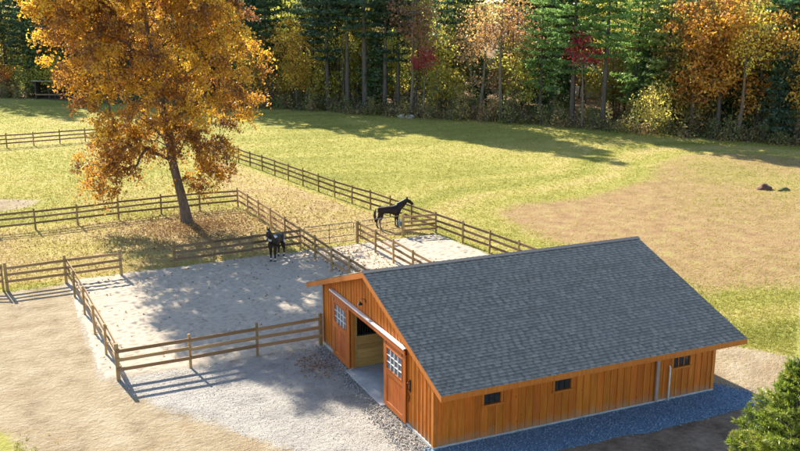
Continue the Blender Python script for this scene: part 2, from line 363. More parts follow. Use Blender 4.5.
ground = link('ground', mesh_np('ground', np.stack([uf, vf, gz], -1), F, ground_mat(), Z, smooth=True))
tag(ground, 'pasture turf, bare dirt yard and dry brown field', 'ground', kind='structure')

# sand of the riding paddock with hoof prints pressed into it
def sand_mat():
    t = NT('trodden sand'); p = t.pos(); nB = t.noise(p, 0.7, 4); nC = t.noise(p, 7, 5, 0.65); nD = t.noise(p, 30, 3, 0.7)
    c = t.ramp(t.math('ADD', nC, t.math('MULTIPLY_ADD', nB, 0.5, -0.25)), [(0.25, (0.37, 0.305, 0.23)), (0.5, (0.46, 0.39, 0.30)), (0.8, (0.52, 0.45, 0.35))])
    c = t.mix(t.maprange(t.attr('dent'), 0.3, 1.0, 0, 0.4), c, (0.34, 0.26, 0.18))
    return t.bsdf(c, 0.95, 0, t.bump(t.math('ADD', nC, nD), 0.6, 0.02), 0.1)
su = np.arange(-9.9, 14.9, 0.085); sv = np.arange(9.6, 26.2, 0.085)
SU, SV = np.meshgrid(su, sv); sz = np.zeros_like(SU); dent = np.zeros_like(SU)
for k in range(5200):
    cx, cyy = rng.uniform(-9.2, 13.4), rng.uniform(10.6, 25.2); rr = rng.uniform(0.10, 0.17); dp = rng.uniform(0.02, 0.055)
    i0, i1 = np.searchsorted(su, (cx - 0.4, cx + 0.4)); j0, j1 = np.searchsorted(sv, (cyy - 0.4, cyy + 0.4))
    d = np.hypot(SU[j0:j1, i0:i1] - cx, SV[j0:j1, i0:i1] - cyy) / rr
    sz[j0:j1, i0:i1] += -dp * np.exp(-d ** 2) + dp * 0.5 * np.exp(-(d - 1.5) ** 2 * 4)
    dent[j0:j1, i0:i1] = np.maximum(dent[j0:j1, i0:i1], np.exp(-d ** 2) * dp / 0.055)
sd = sdf_poly(SU, SV, SAND) + fnoise(SU, SV, 0.6, 21) * 0.25
sz = 0.03 + sz * 0.5 + fnoise(SU, SV, 0.9, 22) * 0.012 - 0.12 * sstep(-0.35, 0.35, sd)
idx = np.arange(SU.size).reshape(SU.shape)
F = np.stack([idx[:-1, :-1], idx[:-1, 1:], idx[1:, 1:], idx[1:, :-1]], -1).reshape(-1, 4)
keep = (sd.ravel()[F].min(1) < 0.4); F = F[keep]
sand = link('paddock_sand', mesh_np('paddock_sand', np.stack([SU.ravel(), SV.ravel(), sz.ravel()], -1), F, sand_mat(), {'dent': dent.ravel()}, smooth=True))
tag(sand, 'pale trodden sand of the paddock behind the barn', 'sand', kind='structure')

# blue-grey crushed stone along the long wall
def stone_mat(name, a, b, c3):
    t = NT(name); c = t.ramp(t.attr('v'), [(0.0, a), (0.5, b), (1.0, c3)])
    return t.bsdf(c, 0.85, 0, None, 0.3)
M['bluestone'] = stone_mat('bluestone', (0.09, 0.155, 0.225), (0.18, 0.275, 0.37), (0.31, 0.41, 0.49))
M['greystone'] = stone_mat('grey stone', (0.28, 0.26, 0.24), (0.40, 0.375, 0.335), (0.52, 0.48, 0.43))
def bed_mat():
    t = NT('bluestone bed'); n = t.noise(t.pos(), 24, 4, 0.7); c = t.ramp(n, [(0.3, (0.09, 0.155, 0.225)), (0.7, (0.22, 0.32, 0.41))])
    return t.bsdf(c, 0.9, 0, t.bump(n, 0.9, 0.03), 0.2)
STRIP = [(-0.35, 0.1), (-0.5, -1.35), (2, -1.65), (5, -1.55), (8, -1.72), (11, -1.6), (12.9, -1.5), (12.6, -0.4), (12.0, 0.6), (11.5, 0.4), (11.5, 0.1)]
def sheet(name, poly, z, mat, step=0.12, seed=1, nz=0.0):
    P = np.array(poly); xs = np.arange(P[:, 0].min() - 0.4, P[:, 0].max() + 0.4, step); ys = np.arange(P[:, 1].min() - 0.4, P[:, 1].max() + 0.4, step)
    X, Y = np.meshgrid(xs, ys); s = sdf_poly(X, Y, poly) + fnoise(X, Y, 2.2, seed) * 0.14
    zz = z - 0.10 * sstep(-0.10, 0.14, s) + fnoise(X, Y, 5, seed + 1) * nz
    ii = np.arange(X.size).reshape(X.shape); F = np.stack([ii[:-1, :-1], ii[:-1, 1:], ii[1:, 1:], ii[1:, :-1]], -1).reshape(-1, 4)
    F = F[s.ravel()[F].min(1) < 0.2]
    return link(name, mesh_np(name, np.stack([X.ravel(), Y.ravel(), zz.ravel()], -1), F, mat, smooth=True))
tag(sheet('gravel_bed', STRIP, 0.045, bed_mat(), nz=0.008), 'blue-grey crushed stone strip along the barn wall', 'gravel', kind='structure')
OCT_V = np.array([(1, 0, 0), (-1, 0, 0), (0, 1, 0), (0, -1, 0), (0, 0, 1), (0, 0, -1)], float)
OCT_F = np.array([(0, 2, 4), (2, 1, 4), (1, 3, 4), (3, 0, 4), (2, 0, 5), (1, 2, 5), (3, 1, 5), (0, 3, 5)])
def stones(name, poly, n, zfun, smin, smax, mat, seed, inset=-0.02):
    r = np.random.default_rng(seed); P = np.array(poly)
    x = r.uniform(P[:, 0].min() - .2, P[:, 0].max() + .2, n * 3); y = r.uniform(P[:, 1].min() - .2, P[:, 1].max() + .2, n * 3)
    s = sdf_poly(x, y, poly) + fnoise(x, y, 2.2, 1) * 0.14; k = (s < inset + r.exponential(0.05, len(s)) * 2); x, y = x[k][:n], y[k][:n]; m = len(x)
    sc = r.uniform(smin, smax, (m, 1, 1)) * r.uniform(0.6, 1.2, (m, 1, 3)); V = OCT_V[None] + r.uniform(-.25, .25, (m, 6, 3)); V = V * sc
    a = r.uniform(0, 6.28, m); ca, sa = np.cos(a)[:, None], np.sin(a)[:, None]
    V = np.stack([V[..., 0] * ca - V[..., 1] * sa + x[:, None], V[..., 0] * sa + V[..., 1] * ca + y[:, None], V[..., 2] + zfun(x, y)[:, None]], -1)
    F = (OCT_F[None] + (np.arange(m) * 6)[:, None, None]).reshape(-1, 3)
    return link(name, mesh_np(name, V.reshape(-1, 3), F, mat, {'v': np.repeat(r.uniform(0, 1, m), 6)}))
tag(stones('gravel', STRIP, 9000, lambda x, y: 0.05 + 0 * x, 0.018, 0.04, M['bluestone'], 5), 'loose blue-grey crushed stone along the long barn wall', 'gravel', kind='stuff')
DRIP = [(-0.95, 0.2), (-0.8, -1.3), (-0.45, -1.4), (-0.05, 0), (-0.05, 10.4), (-0.5, 10.4), (-0.75, 7.4), (-0.55, 6.9), (-0.5, 4.1), (-0.9, 3.6)]
tag(stones('gravel', DRIP, 2600, lambda x, y: 0.015 + 0 * x, 0.018, 0.04, M['greystone'], 6), 'loose pale grey gravel at the foot of the gable', 'gravel', kind='stuff')
tag(stones('gravel', APRON, 5000, lambda x, y: 0.004 + 0 * x, 0.008, 0.024, M['greystone'], 8), 'fine pale gravel scattered over the yard before the barn', 'gravel', kind='stuff')

# ------------------------------------------------------------------ the barn
L_, W_ = 11.57, 10.54
HP, HE, OG, OE = 4.665, 2.447, 0.32, 1.17
SL = (HP - HE) / (W_ / 2 + OE)               # roof slope
ANG = math.atan(SL)
TH = 0.11                                      # deck thickness (vertical)
def roof_z(v): return HP - SL * abs(v - W_ / 2)
barn = empty('horse_barn', (0, 0, 0))
tag(barn, 'orange-stained timber horse barn with a grey shingled gable roof', 'barn')
BASE = 0.10
floor = MB().box(0.06, L_ - 0.06, 0.06, W_ - 0.06, -0.1, 0.06).build('floor', M['concrete'], barn)
MB().box(-0.04, L_ + 0.04, -0.045, 0.10, -0.3, 0.115).box(-0.04, L_ + 0.04, W_ - 0.10, W_ + 0.045, -0.3, 0.115).box(L_ - 0.1, L_ + 0.045, 0.10, W_ - 0.10, -0.3, 0.115).box(-0.045, 0.10, 0.10, 3.8, -0.3, 0.115).box(-0.045, 0.10, 7.34, W_ - 0.10, -0.3, 0.115).box(-0.25, 0.06, 3.8, 7.34, -0.3, 0.05).build('foundation', M['concrete'], barn, bevel=0.006)

BW = 0.289
# long wall: backing sheet plus board-and-batten siding
wtop = roof_z(0) - TH - 0.01
WIN = [(1.83, 2.47), (4.58, 5.24), (9.66, 10.42)]; WZ0, WZ1 = 1.26, 1.63
def wall_back(mb, x0, x1):  # backing sheet in pieces round the windows
    xs = [x0] + [e for w in WIN for e in w] + [x1]
    for i in range(0, len(xs), 2): mb.box(xs[i], xs[i + 1], 0.03, 0.09, BASE + .02, wtop)
    for a, b in WIN: mb.box(a, b, 0.03, 0.09, BASE + .02, WZ0); mb.box(a, b, 0.03, 0.09, WZ1, wtop)
mb = MB(); wall_back(mb, 0.05, L_ - 0.05)
long_wall = mb.build('wall', M['siding'], barn); tag(long_wall, 'long board-and-batten side wall under the eave')
rb = random.Random(4)
nb = int(round(L_ / BW)); bw = L_ / nb
full_board = MB().box(-bw / 2 + 0.004, bw / 2 - 0.004, 0.0, 0.028, BASE + 0.005, wtop).mesh('board', M['siding'])
batten_me = MB().box(-0.024, 0.024, -0.022, -0.0005, BASE + 0.005, wtop).mesh('batten', M['siding'], bevel=0.004)
for i in range(nb):
    xc = (i + 0.5) * bw; x0, x1 = xc - bw / 2 + 0.004, xc + bw / 2 - 0.004
    hit = [w for w in WIN if x1 > w[0] and x0 < w[1]]
    if not hit:
        link('board', full_board, long_wall, (xc, rb.uniform(-0.002, 0.002), 0))
    else:
        a, b = hit[0]; m = MB()
        if x0 < a: m.box(x0 - xc, a - xc, 0, 0.028, WZ0, WZ1)
        if x1 > b: m.box(b - xc, x1 - xc, 0, 0.028, WZ0, WZ1)
        m.box(x0 - xc, x1 - xc, 0, 0.028, BASE + 0.005, WZ0); m.box(x0 - xc, x1 - xc, 0, 0.028, WZ1, wtop)
        m.build('board', M['siding'], long_wall, loc=(xc, 0, 0))
    if i:
        xb = i * bw
        if not any(w[0] - 0.11 < xb < w[1] + 0.11 for w in WIN): link('batten', batten_me, long_wall, (xb, 0, 0))
        else: MB().box(-0.024, 0.024, -0.022, -0.0005, BASE + 0.005, WZ0 - 0.075).build('batten', M['siding'], long_wall, loc=(xb, 0, 0))
for (a, b) in WIN:
    w = MB().box(a - 0.08, b + 0.08, -0.03, -0.001, WZ1, WZ1 + 0.07).box(a - 0.10, b + 0.10, -0.06, -0.001, WZ0 - 0.07, WZ0).box(a - 0.08, a, -0.03, -0.001, WZ0, WZ1).box(b, b + 0.08, -0.03, -0.001, WZ0, WZ1).build('window', M['trim'], barn)
    n = 3; pw = (b - a) / n
    for k in range(n):
        MB().box(a + k * pw + 0.012, a + (k + 1) * pw - 0.012, 0.030, 0.036, WZ0 + 0.015, WZ1 - 0.015).build('pane', M['glass'], w)
        if k: MB().box(a + k * pw - 0.014, a + k * pw + 0.014, 0.008, 0.026, WZ0 + 0.001, WZ1 - 0.001).build('muntin', M['iron'] if a < 9 else M['trim'], w)

# gable wall with the door opening
DV0, DV1, DZ = 3.84, 7.32, 2.62
gable = MB()
def gable_piece(mb, v0, v1, z0, x0, x1):
    """a vertical board whose top follows the roof"""
    zs = [roof_z(v) - TH - 0.01 for v in (v0, v1)]
    mid = W_ / 2
    if v0 < mid < v1:
        gable_piece(mb, v0, mid, z0, x0, x1); gable_piece(mb, mid, v1, z0, x0, x1); return
    mb.hexa([(x0, v0, z0), (x1, v0, z0), (x1, v1, z0), (x0, v1, z0), (x0, v0, zs[0]), (x1, v0, zs[0]), (x1, v1, zs[1]), (x0, v1, zs[1])])
gable_piece(gable, 0.05, DV0, BASE + .02, 0.03, 0.09); gable_piece(gable, DV1, W_ - 0.05, BASE + .02, 0.03, 0.09); gable_piece(gable, DV0, DV1, DZ, 0.03, 0.09)
gable_wall = gable.build('gable_wall', M['siding'], barn)
nb2 = int(round(W_ / BW)); bw2 = W_ / nb2
for i in range(nb2):
    v0, v1 = i * bw2 + 0.004, (i + 1) * bw2 - 0.004; m = MB()
    if v1 <= DV0 or v0 >= DV1: gable_piece(m, v0, v1, BASE + 0.005, 0.0, 0.028)
    elif v0 < DV0: gable_piece(m, v0, DV0, BASE + .005, 0, 0.028); gable_piece(m, DV0, v1, DZ, 0, 0.028)
    elif v1 > DV1: gable_piece(m, v0, DV1, DZ, 0, 0.028); gable_piece(m, DV1, v1, BASE + .005, 0, 0.028)
    else: gable_piece(m, v0, v1, DZ, 0, 0.028)
    m.build('board', M['siding'], gable_wall)
    vb = i * bw2
    if i:
        m = MB(); gable_piece(m, vb - 0.024, vb + 0.024, BASE + 0.005 if not (DV0 - .03 < vb < DV1 + .03) else DZ + 0.0, -0.022, -0.0005); m.build('batten', M['siding'], gable_wall)
# far gable and rear wall (seen only from behind)
m = MB(); gable_piece(m, 0.0, W_, BASE, L_ - 0.09, L_); m.build('gable_wall', M['siding'], barn)
MB().box(0.1, L_ - 0.1, W_ - 0.09, W_, BASE, wtop).build('wall', M['siding'], barn)
# corner boards
for (x0, x1, y0, y1) in ((-0.035, 0.10, -0.036, -0.0235), (-0.036, -0.0235, -0.0235, 0.10), (L_ - 0.10, L_ + 0.035, -0.036, -0.0235), (-0.036, -0.0235, W_ - 0.10, W_ + 0.03)):
    MB().box(x0, x1, y0, y1, BASE, wtop + 0.0).build('corner_board', M['trim'], barn)

# roof: deck, shingles, fascia, rake boards, soffits
roof = empty('roof'); roof.parent = barn
def slope_pt(side, s, u, lift=0.0):
    """point on slope: side -1 = towards the yard side, s = distance down the slope from the ridge"""
    v = W_ / 2 + side * s * math.cos(ANG); z = HP - s * math.sin(ANG)
    return (u, v + side * lift * math.sin(ANG), z + lift * math.cos(ANG))
SLEN = (W_ / 2 + OE) / math.cos(ANG)
m = MB()
for side in (-1, 1):
    u0, u1 = -OG + 0.02, L_ + OG - 0.02; ve = W_ / 2 + side * (W_ / 2 + OE - 0.01); vm = W_ / 2
    a, b = (ve, vm) if side < 0 else (vm, ve); za, zb = roof_z(a), roof_z(b)
    m.hexa([(u0, a, za - TH), (u1, a, za - TH), (u1, b, zb - TH), (u0, b, zb - TH), (u0, a, za - 0.012), (u1, a, za - 0.012), (u1, b, zb - 0.012), (u0, b, zb - 0.012)])
deck = m.build('roof_deck', M['roofdeck'], roof)
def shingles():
    r = np.random.default_rng(12); Vs = []; Fs = []; At = []
    expo = 0.150; rows = int(SLEN / expo) + 1
    for side in (-1, 1):
        for k in range(rows):
            s1 = min(SLEN + 0.03, (k + 1) * expo); s0 = k * expo - 0.03
            if s1 - s0 < 0.06: continue
            u = -OG - 0.03 - r.uniform(0, 0.25); rowv = r.uniform(-0.05, 0.05); light = False
            while u < L_ + OG + 0.03:
                light = not light
                w = r.uniform(0.13, 0.24) if light else r.uniform(0.06, 0.13); a = max(u, -OG - 0.03); b = min(u + w - 0.004, L_ + OG + 0.03); u += w
                if b - a < 0.02: continue
                th = (0.017 if light else 0.010) + r.uniform(0, 0.004); e = r.uniform(-0.007, 0.007) if k < rows - 1 else 0
                pts = [slope_pt(side, s0, a, 0.0), slope_pt(side, s0, b, 0.0), slope_pt(side, s1 + e, b, 0.0), slope_pt(side, s1 + e, a, 0.0),
                       slope_pt(side, s0, a, 0.002), slope_pt(side, s0, b, 0.002), slope_pt(side, s1 + e, b, th), slope_pt(side, s1 + e, a, th)]
                n0 = len(Vs); Vs += pts
                Fs += [(n0 + 4, n0 + 5, n0 + 6, n0 + 7), (n0 + 7, n0 + 6, n0 + 2, n0 + 3), (n0 + 5, n0 + 1, n0 + 2, n0 + 6), (n0 + 4, n0 + 7, n0 + 3, n0 + 0)]
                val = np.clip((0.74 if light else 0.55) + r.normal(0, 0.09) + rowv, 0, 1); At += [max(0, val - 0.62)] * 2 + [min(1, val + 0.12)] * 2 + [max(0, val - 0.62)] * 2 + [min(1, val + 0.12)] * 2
    return mesh_np('shingles', np.array(Vs), np.array(Fs), M['shingle'], {'v': np.array(At)})
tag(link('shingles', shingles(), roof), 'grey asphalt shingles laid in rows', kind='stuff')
m = MB()
for k in range(48):
    u0 = -OG - 0.03 + k * (L_ + 2 * OG + 0.06) / 48; u1 = u0 + (L_ + 2 * OG + 0.06) / 48 + 0.02
    for side in (-1, 1):
        p = [slope_pt(side, s, u, l) for s, u, l in ((0, u0, .02), (0, u1, .034), (0.17, u1, .034), (0.17, u0, .02))]
        q = [slope_pt(side, s, u, l + 0.014) for s, u, l in ((0, u0, .02), (0, u1, .034), (0.17, u1, .034), (0.17, u0, .02))]
        m.hexa(p + q)
m.build('ridge_cap', plain('ridge cap', (0.055, 0.06, 0.07), 0.85), roof)
for side in (-1, 1):   # eave fascia
    ve = W_ / 2 + side * (W_ / 2 + OE); a, b = sorted((ve, ve + side * 0.025))
    MB().box(-OG, L_ + OG, a, b, HE - 0.21, HE - 0.012).build('fascia', M['trim'], roof, bevel=0.003)
    a, b = sorted((ve - side * 0.004, ve - side * (OE - 0.03)))
    za, zb = (roof_z(a) - TH, roof_z(b) - TH)
    MB().hexa([(-OG + .02, a, za - 0.016), (L_ + OG - .02, a, za - 0.016), (L_ + OG - .02, b, zb - 0.016), (-OG + .02, b, zb - 0.016), (-OG + .02, a, za - 0.002), (L_ + OG - .02, a, za - 0.002), (L_ + OG - .02, b, zb - 0.002), (-OG + .02, b, zb - 0.002)]).build('soffit', M['siding'], roof)
    for uu in (-OG - 0.026, L_ + OG + 0.001):   # rake boards
        v0, v1 = W_ / 2, W_ / 2 + side * (W_ / 2 + OE + 0.02)
        z0, z1 = HP, HP - SL * (W_ / 2 + OE + 0.02)
        MB().hexa([(uu, v0, z0 - 0.24), (uu + 0.025, v0, z0 - 0.24), (uu + 0.025, v1, z1 - 0.22), (uu, v1, z1 - 0.22), (uu, v0, z0 - 0.012), (uu + 0.025, v0, z0 - 0.012), (uu + 0.025, v1, z1 - 0.012), (uu, v1, z1 - 0.012)]).build('rake_board', M['trim'], roof)

# sliding doors hung on the track
def door(v0, v1, label):
    w = v1 - v0; z0, z1 = 0.09, 2.60; x0, x1 = -0.115, -0.07; st = 0.27; zmid = 1.45
    m = MB().box(x0, x1, v0, v0 + st, z0, z1).box(x0, x1, v1 - st, v1, z0, z1)
    for a, b in ((z0, z0 + 0.20), (zmid - 0.10, zmid + 0.10), (z1 - 0.22, z1)): m.box(x0, x1, v0 + st, v1 - st, a, b)
    d = m.build('door', M['door'], barn, bevel=0.003); tag(d, label)
    pl, n = z0 + 0.20, 5; pw = (w - 2 * st) / n
    for k in range(n): MB().box(x0 + 0.02, x1 - 0.004, v0 + st + k * pw + 0.003, v0 + st + (k + 1) * pw - 0.003, pl, zmid - 0.10).build('panel', M['door'], d)
    a, b, c, e = v0 + st, v1 - st, zmid + 0.10, z1 - 0.22; fr = 0.035
    MB().box(x0 - 0.012, x1, a, a + fr, c, e).box(x0 - 0.012, x1, b - fr, b, c, e).box(x0 - 0.012, x1, a + fr, b - fr, c, c + fr).box(x0 - 0.012, x1, a + fr, b - fr, e - fr, e).build('window_frame', M['door'], d)
    nc, nr = 4, 3; pw = (b - a - 2 * fr) / nc; ph = (e - c - 2 * fr) / nr
    for i in range(nc):
        for j in range(nr):
            MB().box(x0 + 0.016, x0 + 0.022, a + fr + i * pw + 0.012, a + fr + (i + 1) * pw - 0.012, c + fr + j * ph + 0.012, c + fr + (j + 1) * ph - 0.012).build('pane', M['door_glass'], d)
    for i in range(1, nc): MB().box(x0 - 0.008, x0 + 0.024, a + fr + i * pw - 0.010, a + fr + i * pw + 0.010, c + fr, e - fr).build('muntin', M['white'], d)
    for j in range(1, nr): MB().box(x0 - 0.006, x0 + 0.022, a + fr, b - fr, c + fr + j * ph - 0.010, c + fr + j * ph + 0.010).build('muntin', M['white'], d)
    for vv in (v0 + 0.25, v1 - 0.25):
        MB().box(x0 - 0.004, x0 - 0.001, vv - 0.03, vv + 0.03, z1 - 0.14, z1 - 0.001).build('hanger', M['iron'], d)
    return d
door(1.98, 3.86, 'sliding door slid clear of the opening, nearer the corner')
door(7.30, 9.18, 'sliding door slid clear of the opening, nearer the paddock fence')
track = MB().box(-0.17, -0.027, 2.02, 9.36, 2.80, 2.82).box(-0.17, -0.158, 2.02, 9.36, 2.765, 2.80).build('door_track', M['galv'], barn); tag(track, 'slim white cover along the top of the sliding door track')
MB().box(-0.155, -0.12, 1.96, 9.42, 2.60, 2.764).build('track_valance', M['door'], barn)
MB().box(-0.026, -0.001, 1.96, 9.42, 2.655, 2.80).build('track_board', M['trim'], barn)
MB().box(-0.030, 0.095, DV0 - 0.13, DV0 - 0.001, BASE + .02, DZ).box(-0.030, 0.095, DV1 + 0.001, DV1 + 0.13, BASE + .02, DZ).build('door_jamb', M['trim'], barn)
MB().box(-0.05, -0.023, 1.72, 1.80, 1.35, 1.78).tube([(-0.05, 1.76, 1.74), (-0.13, 1.76, 1.68), (-0.13, 1.76, 1.48), (-0.05, 1.76, 1.42)], 0.018, 6).tube([(-0.06, 1.85, 1.30), (-0.06, 1.76, 1.15), (-0.06, 1.80, 0.98)], 0.02, 6).build('latch', M['iron'], barn)
MB().box(8.84, 8.97, -0.13, -0.04, 0.12, 2.25).build('downspout', M['dspout'], barn, bevel=0.01)
MB().tube([(9.46, -0.09, 0.05), (9.46, -0.09, 1.32), (9.46, -0.05, 1.40)], 0.035, 8).build('conduit', M['white'], barn, smooth=True)

# stall front seen through the open doorway
stall = MB().box(0.12, 0.26, 7.40, 7.54, 0.06, 2.9).build('stall_front', M['stall'], barn); tag(stall, 'pale pine stall front with a barred upper half inside the doorway')
MB().box(3.0, 3.14, 7.40, 7.54, 0.06, 2.9).build('post', M['stall'], stall)
for k in range(7): MB().box(0.26, 3.0, 7.43, 7.475, 0.07 + k * 0.185, 0.07 + (k + 1) * 0.185 - 0.006).build('plank', M['stall'], stall)
MB().box(0.26, 3.0, 7.42, 7.48, 1.37, 1.43).box(0.26, 3.0, 7.42, 7.48, 2.16, 2.22).build('grille_frame', M['iron'], stall)
bar_me = MB().tube([(0, 0, 1.43), (0, 0, 2.16)], 0.012, 6).mesh('bar', M['iron'])
for k in range(26): link('bar', bar_me, stall, (0.32 + k * 0.104, 7.45, 0))
for k in range(9): MB().box(3.14, 9.6, 7.43, 7.475, 0.07 + k * 0.235, 0.07 + (k + 1) * 0.235 - 0.006).build('plank', M['stall'], stall)

lampo = empty('barn_lamp', (0, 5.77, 3.32)); lampo.scale = (0.55, 0.55, 0.55); tag(lampo, 'black gooseneck lamp on the gable above the doorway', 'lamp')
MB().tube([(-0.02, 0, 0.05), (-0.10, 0, 0.20), (-0.28, 0, 0.27), (-0.42, 0, 0.17), (-0.43, 0, 0.06)], 0.018, 8).build('arm', M['iron'], lampo, smooth=True)
MB().tube([(-0.43, 0, 0.07), (-0.43, 0, 0.02), (-0.43, 0, -0.03), (-0.43, 0, -0.12)], [0.05, 0.08, 0.12, 0.20], 16, caps=False).build('lamp_shade', M['iron'], lampo, smooth=True)
MB().box(-0.045, -0.024, -0.07, 0.07, -0.03, 0.13).build('mount', M['iron'], lampo)

# ------------------------------------------------------------------ fences
rf = random.Random(9)
post_thick = MB().box(-0.075, 0.075, -0.075, 0.075, -0.3, 1.0).mesh('post', M['post'], bevel=0.012)
post_thin = MB().box(-0.05, 0.05, -0.05, 0.05, -0.3, 1.0).mesh('post', M['post'], bevel=0.01)
post_far = MB().tube([(0, 0, -0.3), (0, 0, 0.97), (0, 0, 1.0)], [0.062, 0.058, 0.045], 8).mesh('post', M['far_post'])
rail_me = MB().box(0, 1, -0.02, 0.02, -0.068, 0.068).mesh('rail', M['rail'])
rail_far = MB().box(0, 1, -0.02, 0.02, -0.062, 0.062).mesh('rail', M['far_rail'])
rail_shaded = MB().box(0, 1, -0.02, 0.02, -0.068, 0.068).mesh('rail', M['far_rail'])  # near-fence rail with the tree's shade put into its colour
def fence(label, pts, darkened=False, heights=(0.47, 0.84, 1.19), posts=None, h=1.4, side=1, far=False, skip=(), post_kind=None, skip_rail=()):
    """pts: post positions; every post and every rail is a part"""
    root = empty('fence', (pts[0][0], pts[0][1], 0)); tag(root, label, 'fence', 'post and rail fences round the paddocks')
    ox, oy = pts[0]
    for i, (x, y) in enumerate(pts):
        if i in skip: continue
        me = post_far if far else (post_thick if (post_kind and i in post_kind) else post_thin)
        link('post', me, root, (x - ox, y - oy, 0), (rf.uniform(-0.02, 0.02), rf.uniform(-0.02, 0.02), rf.uniform(-0.1, 0.1)), (1, 1, h * rf.uniform(0.97, 1.03)))
    for i in range(len(pts) - 1):
        if i in skip_rail: continue
        a = Vector((*pts[i], 0)); b = Vector((*pts[i + 1], 0)); d = b - a; n = Vector((-d.y, d.x, 0)).normalized() * side
        off = 0.098 if not far else 0.078
        for hh in heights:
            z0, z1 = hh + rf.uniform(-0.03, 0.03), hh + rf.uniform(-0.03, 0.03)
            ln = d.length + 0.08; o = a + n * off - d.normalized() * 0.04
            r = link('rail', rail_shaded if darkened else (rail_far if far else rail_me), root, (o.x - ox, o.y - oy, z0), (0, -math.atan2(z1 - z0, ln), math.atan2(d.y, d.x)), (ln, 1, 1))
    return root
def along(a, b, n): return [(a[0] + (b[0] - a[0]) * k / n, a[1] + (b[1] - a[1]) * k / n) for k in range(n + 1)]
fence('three-rail timber fence running from the barn corner across the front of the sand', [(-8.53, 10.14), (-5.74, 10.22), (-2.97, 10.37), (-0.18, 10.5)], post_kind=(0, 3), side=-1, h=1.45)
fence('side fence of the sand paddock bordering the dirt yard, seen nearly end-on', [(-9.2, 24.2), (-9.04, 21.56), (-8.88, 18.6), (-8.76, 15.7), (-8.63, 13.0), (-8.53, 10.14)], skip=(0, 5), side=1)
fence('short two-panel fence at the far end of the dirt yard with thick posts', [(-12.01, 23.98), (-9.2, 24.2), (-6.42, 24.39)], heights=(0.52, 0.87, 1.22), post_kind=(0, 1, 2), side=-1, h=1.45)
fence('fence stub leaving the frame beside the short two-panel fence', [(-12.2, 24.05), (-14.6, 24.9)], heights=(0.52, 0.87, 1.22), h=1.42)
fence('fence between the big tree and the sand, behind the brown-and-white horse', [(-3.54, 24.86), (-1.35, 24.95), (0.87, 25.1), (3.75, 25.42)], skip=(3,), post_kind=(0,), side=-1, darkened=True)  # darker rail colour stands in for the shade on this fence
fence('timber fence passing behind the trunk of the big golden tree', along((-24.0, 36.0), (-9.91, 36.85), 6)[:-1] + [(-9.91, 36.85), (-7.35, 37.15), (-4.72, 37.6), (-1.89, 37.9), (0.72, 37.96), (3.39, 37.96)], far=True, heights=(0.45, 0.82, 1.18), skip=(11,))
fence('fence from the big-tree corner down to the barn rear, beside the bay horse', [(3.39, 37.96), (3.5, 35.8), (3.6, 33.4), (3.68, 30.9), (3.74, 28.1), (3.83, 25.42), (3.9, 23.0), (4.0, 20.6), (4.1, 18.2), (4.18, 15.8), (4.26, 13.4), (4.33, 11.2)], side=1, h=1.42)
fence('fence from the pipe-gate post to the barn rear wall', [(7.43, 25.55), (7.54, 23.0), (7.62, 20.6), (7.69, 18.18), (7.75, 15.8), (7.8, 13.4), (7.85, 11.2)], post_kind=(0,), side=1)
fence('far fence crossing the meadow towards the run-in shed', along((-22.7, 71.4), (4.45, 75.1), 11), far=True, heights=(0.42, 0.80, 1.18), skip=(11,))
fR = along((4.45, 75.1), (7.57, 57.8), 7)[:-1] + [(7.57, 57.8), (8.0, 55.4), (8.4, 53.1), (8.82, 50.8), (9.2, 48.4), (9.57, 45.95), (9.95, 43.4), (10.32, 40.8), (10.7, 38.3), (11.12, 35.9), (11.6, 33.6), (12.04, 31.2), (12.42, 28.6), (12.76, 25.73), (13.15, 22.9), (13.5, 20.3), (13.82, 17.6), (14.1, 15.0), (14.35, 12.6)]
fence('long fence running diagonally from the meadow corner past the black horse', fR, far=True, heights=(0.42, 0.80, 1.18), h=1.4)
fence('short four-rail fence panel beside the black horse', [(10.6, 25.95), (12.70, 25.76)], heights=(0.30, 0.60, 0.90, 1.18), post_kind=(0,), skip=(1,))

def gate(label, a, b):
    a = Vector((*a, 0)); b = Vector((*b, 0)); d = b - a; ln = d.length
    g = empty('pipe_gate', a, math.atan2(d.y, d.x)); tag(g, label, 'gate', 'pipe gates')
    x0, x1 = 0.12, ln - 0.12
    MB().tube([(x0, 0, 0.22), (x0, 0, 1.24), (x0 + .08, 0, 1.31), (x1 - .08, 0, 1.31), (x1, 0, 1.24), (x1, 0, 0.22), (x0, 0, 0.22)], 0.026, 8).build('frame', M['pipe'], g, smooth=True)
    for z in (0.55, 1.0): MB().tube([(x0, 0, z), (x1, 0, z)], 0.02, 8).build('bar', M['pipe'], g, smooth=True)
    xm = (x0 + x1) / 2; MB().box(xm - 0.02, xm + 0.02, -0.012, 0.012, 0.22, 1.31).build('brace', M['pipe'], g)
    for z in (0.4, 1.1): MB().tube([(-0.05, 0, z), (x0, 0, z)], 0.018, 6).build('hinge', M['iron'], g)
gate('pipe gate closing the strip between the two fences behind the barn', (3.95, 25.44), (7.33, 25.55))
gate('pipe gate standing in front of the black horse', (7.55, 25.58), (10.5, 25.93))
bk = empty('bucket', (10.48, 26.12, 0.62)); tag(bk, 'blue-grey bucket hung on the post by the black horse', 'bucket')
MB().tube([(0, 0, 0), (0, 0, 0.30), (0, 0, 0.32)], [0.12, 0.155, 0.165], 14).build('body', M['bucket'], bk, smooth=False)
MB().tube([(-0.16, 0, 0.30), (-0.10, 0, 0.44), (0, 0, 0.50), (0.10, 0, 0.44), (0.16, 0, 0.30)], 0.008, 6).build('handle', M['iron'], bk)

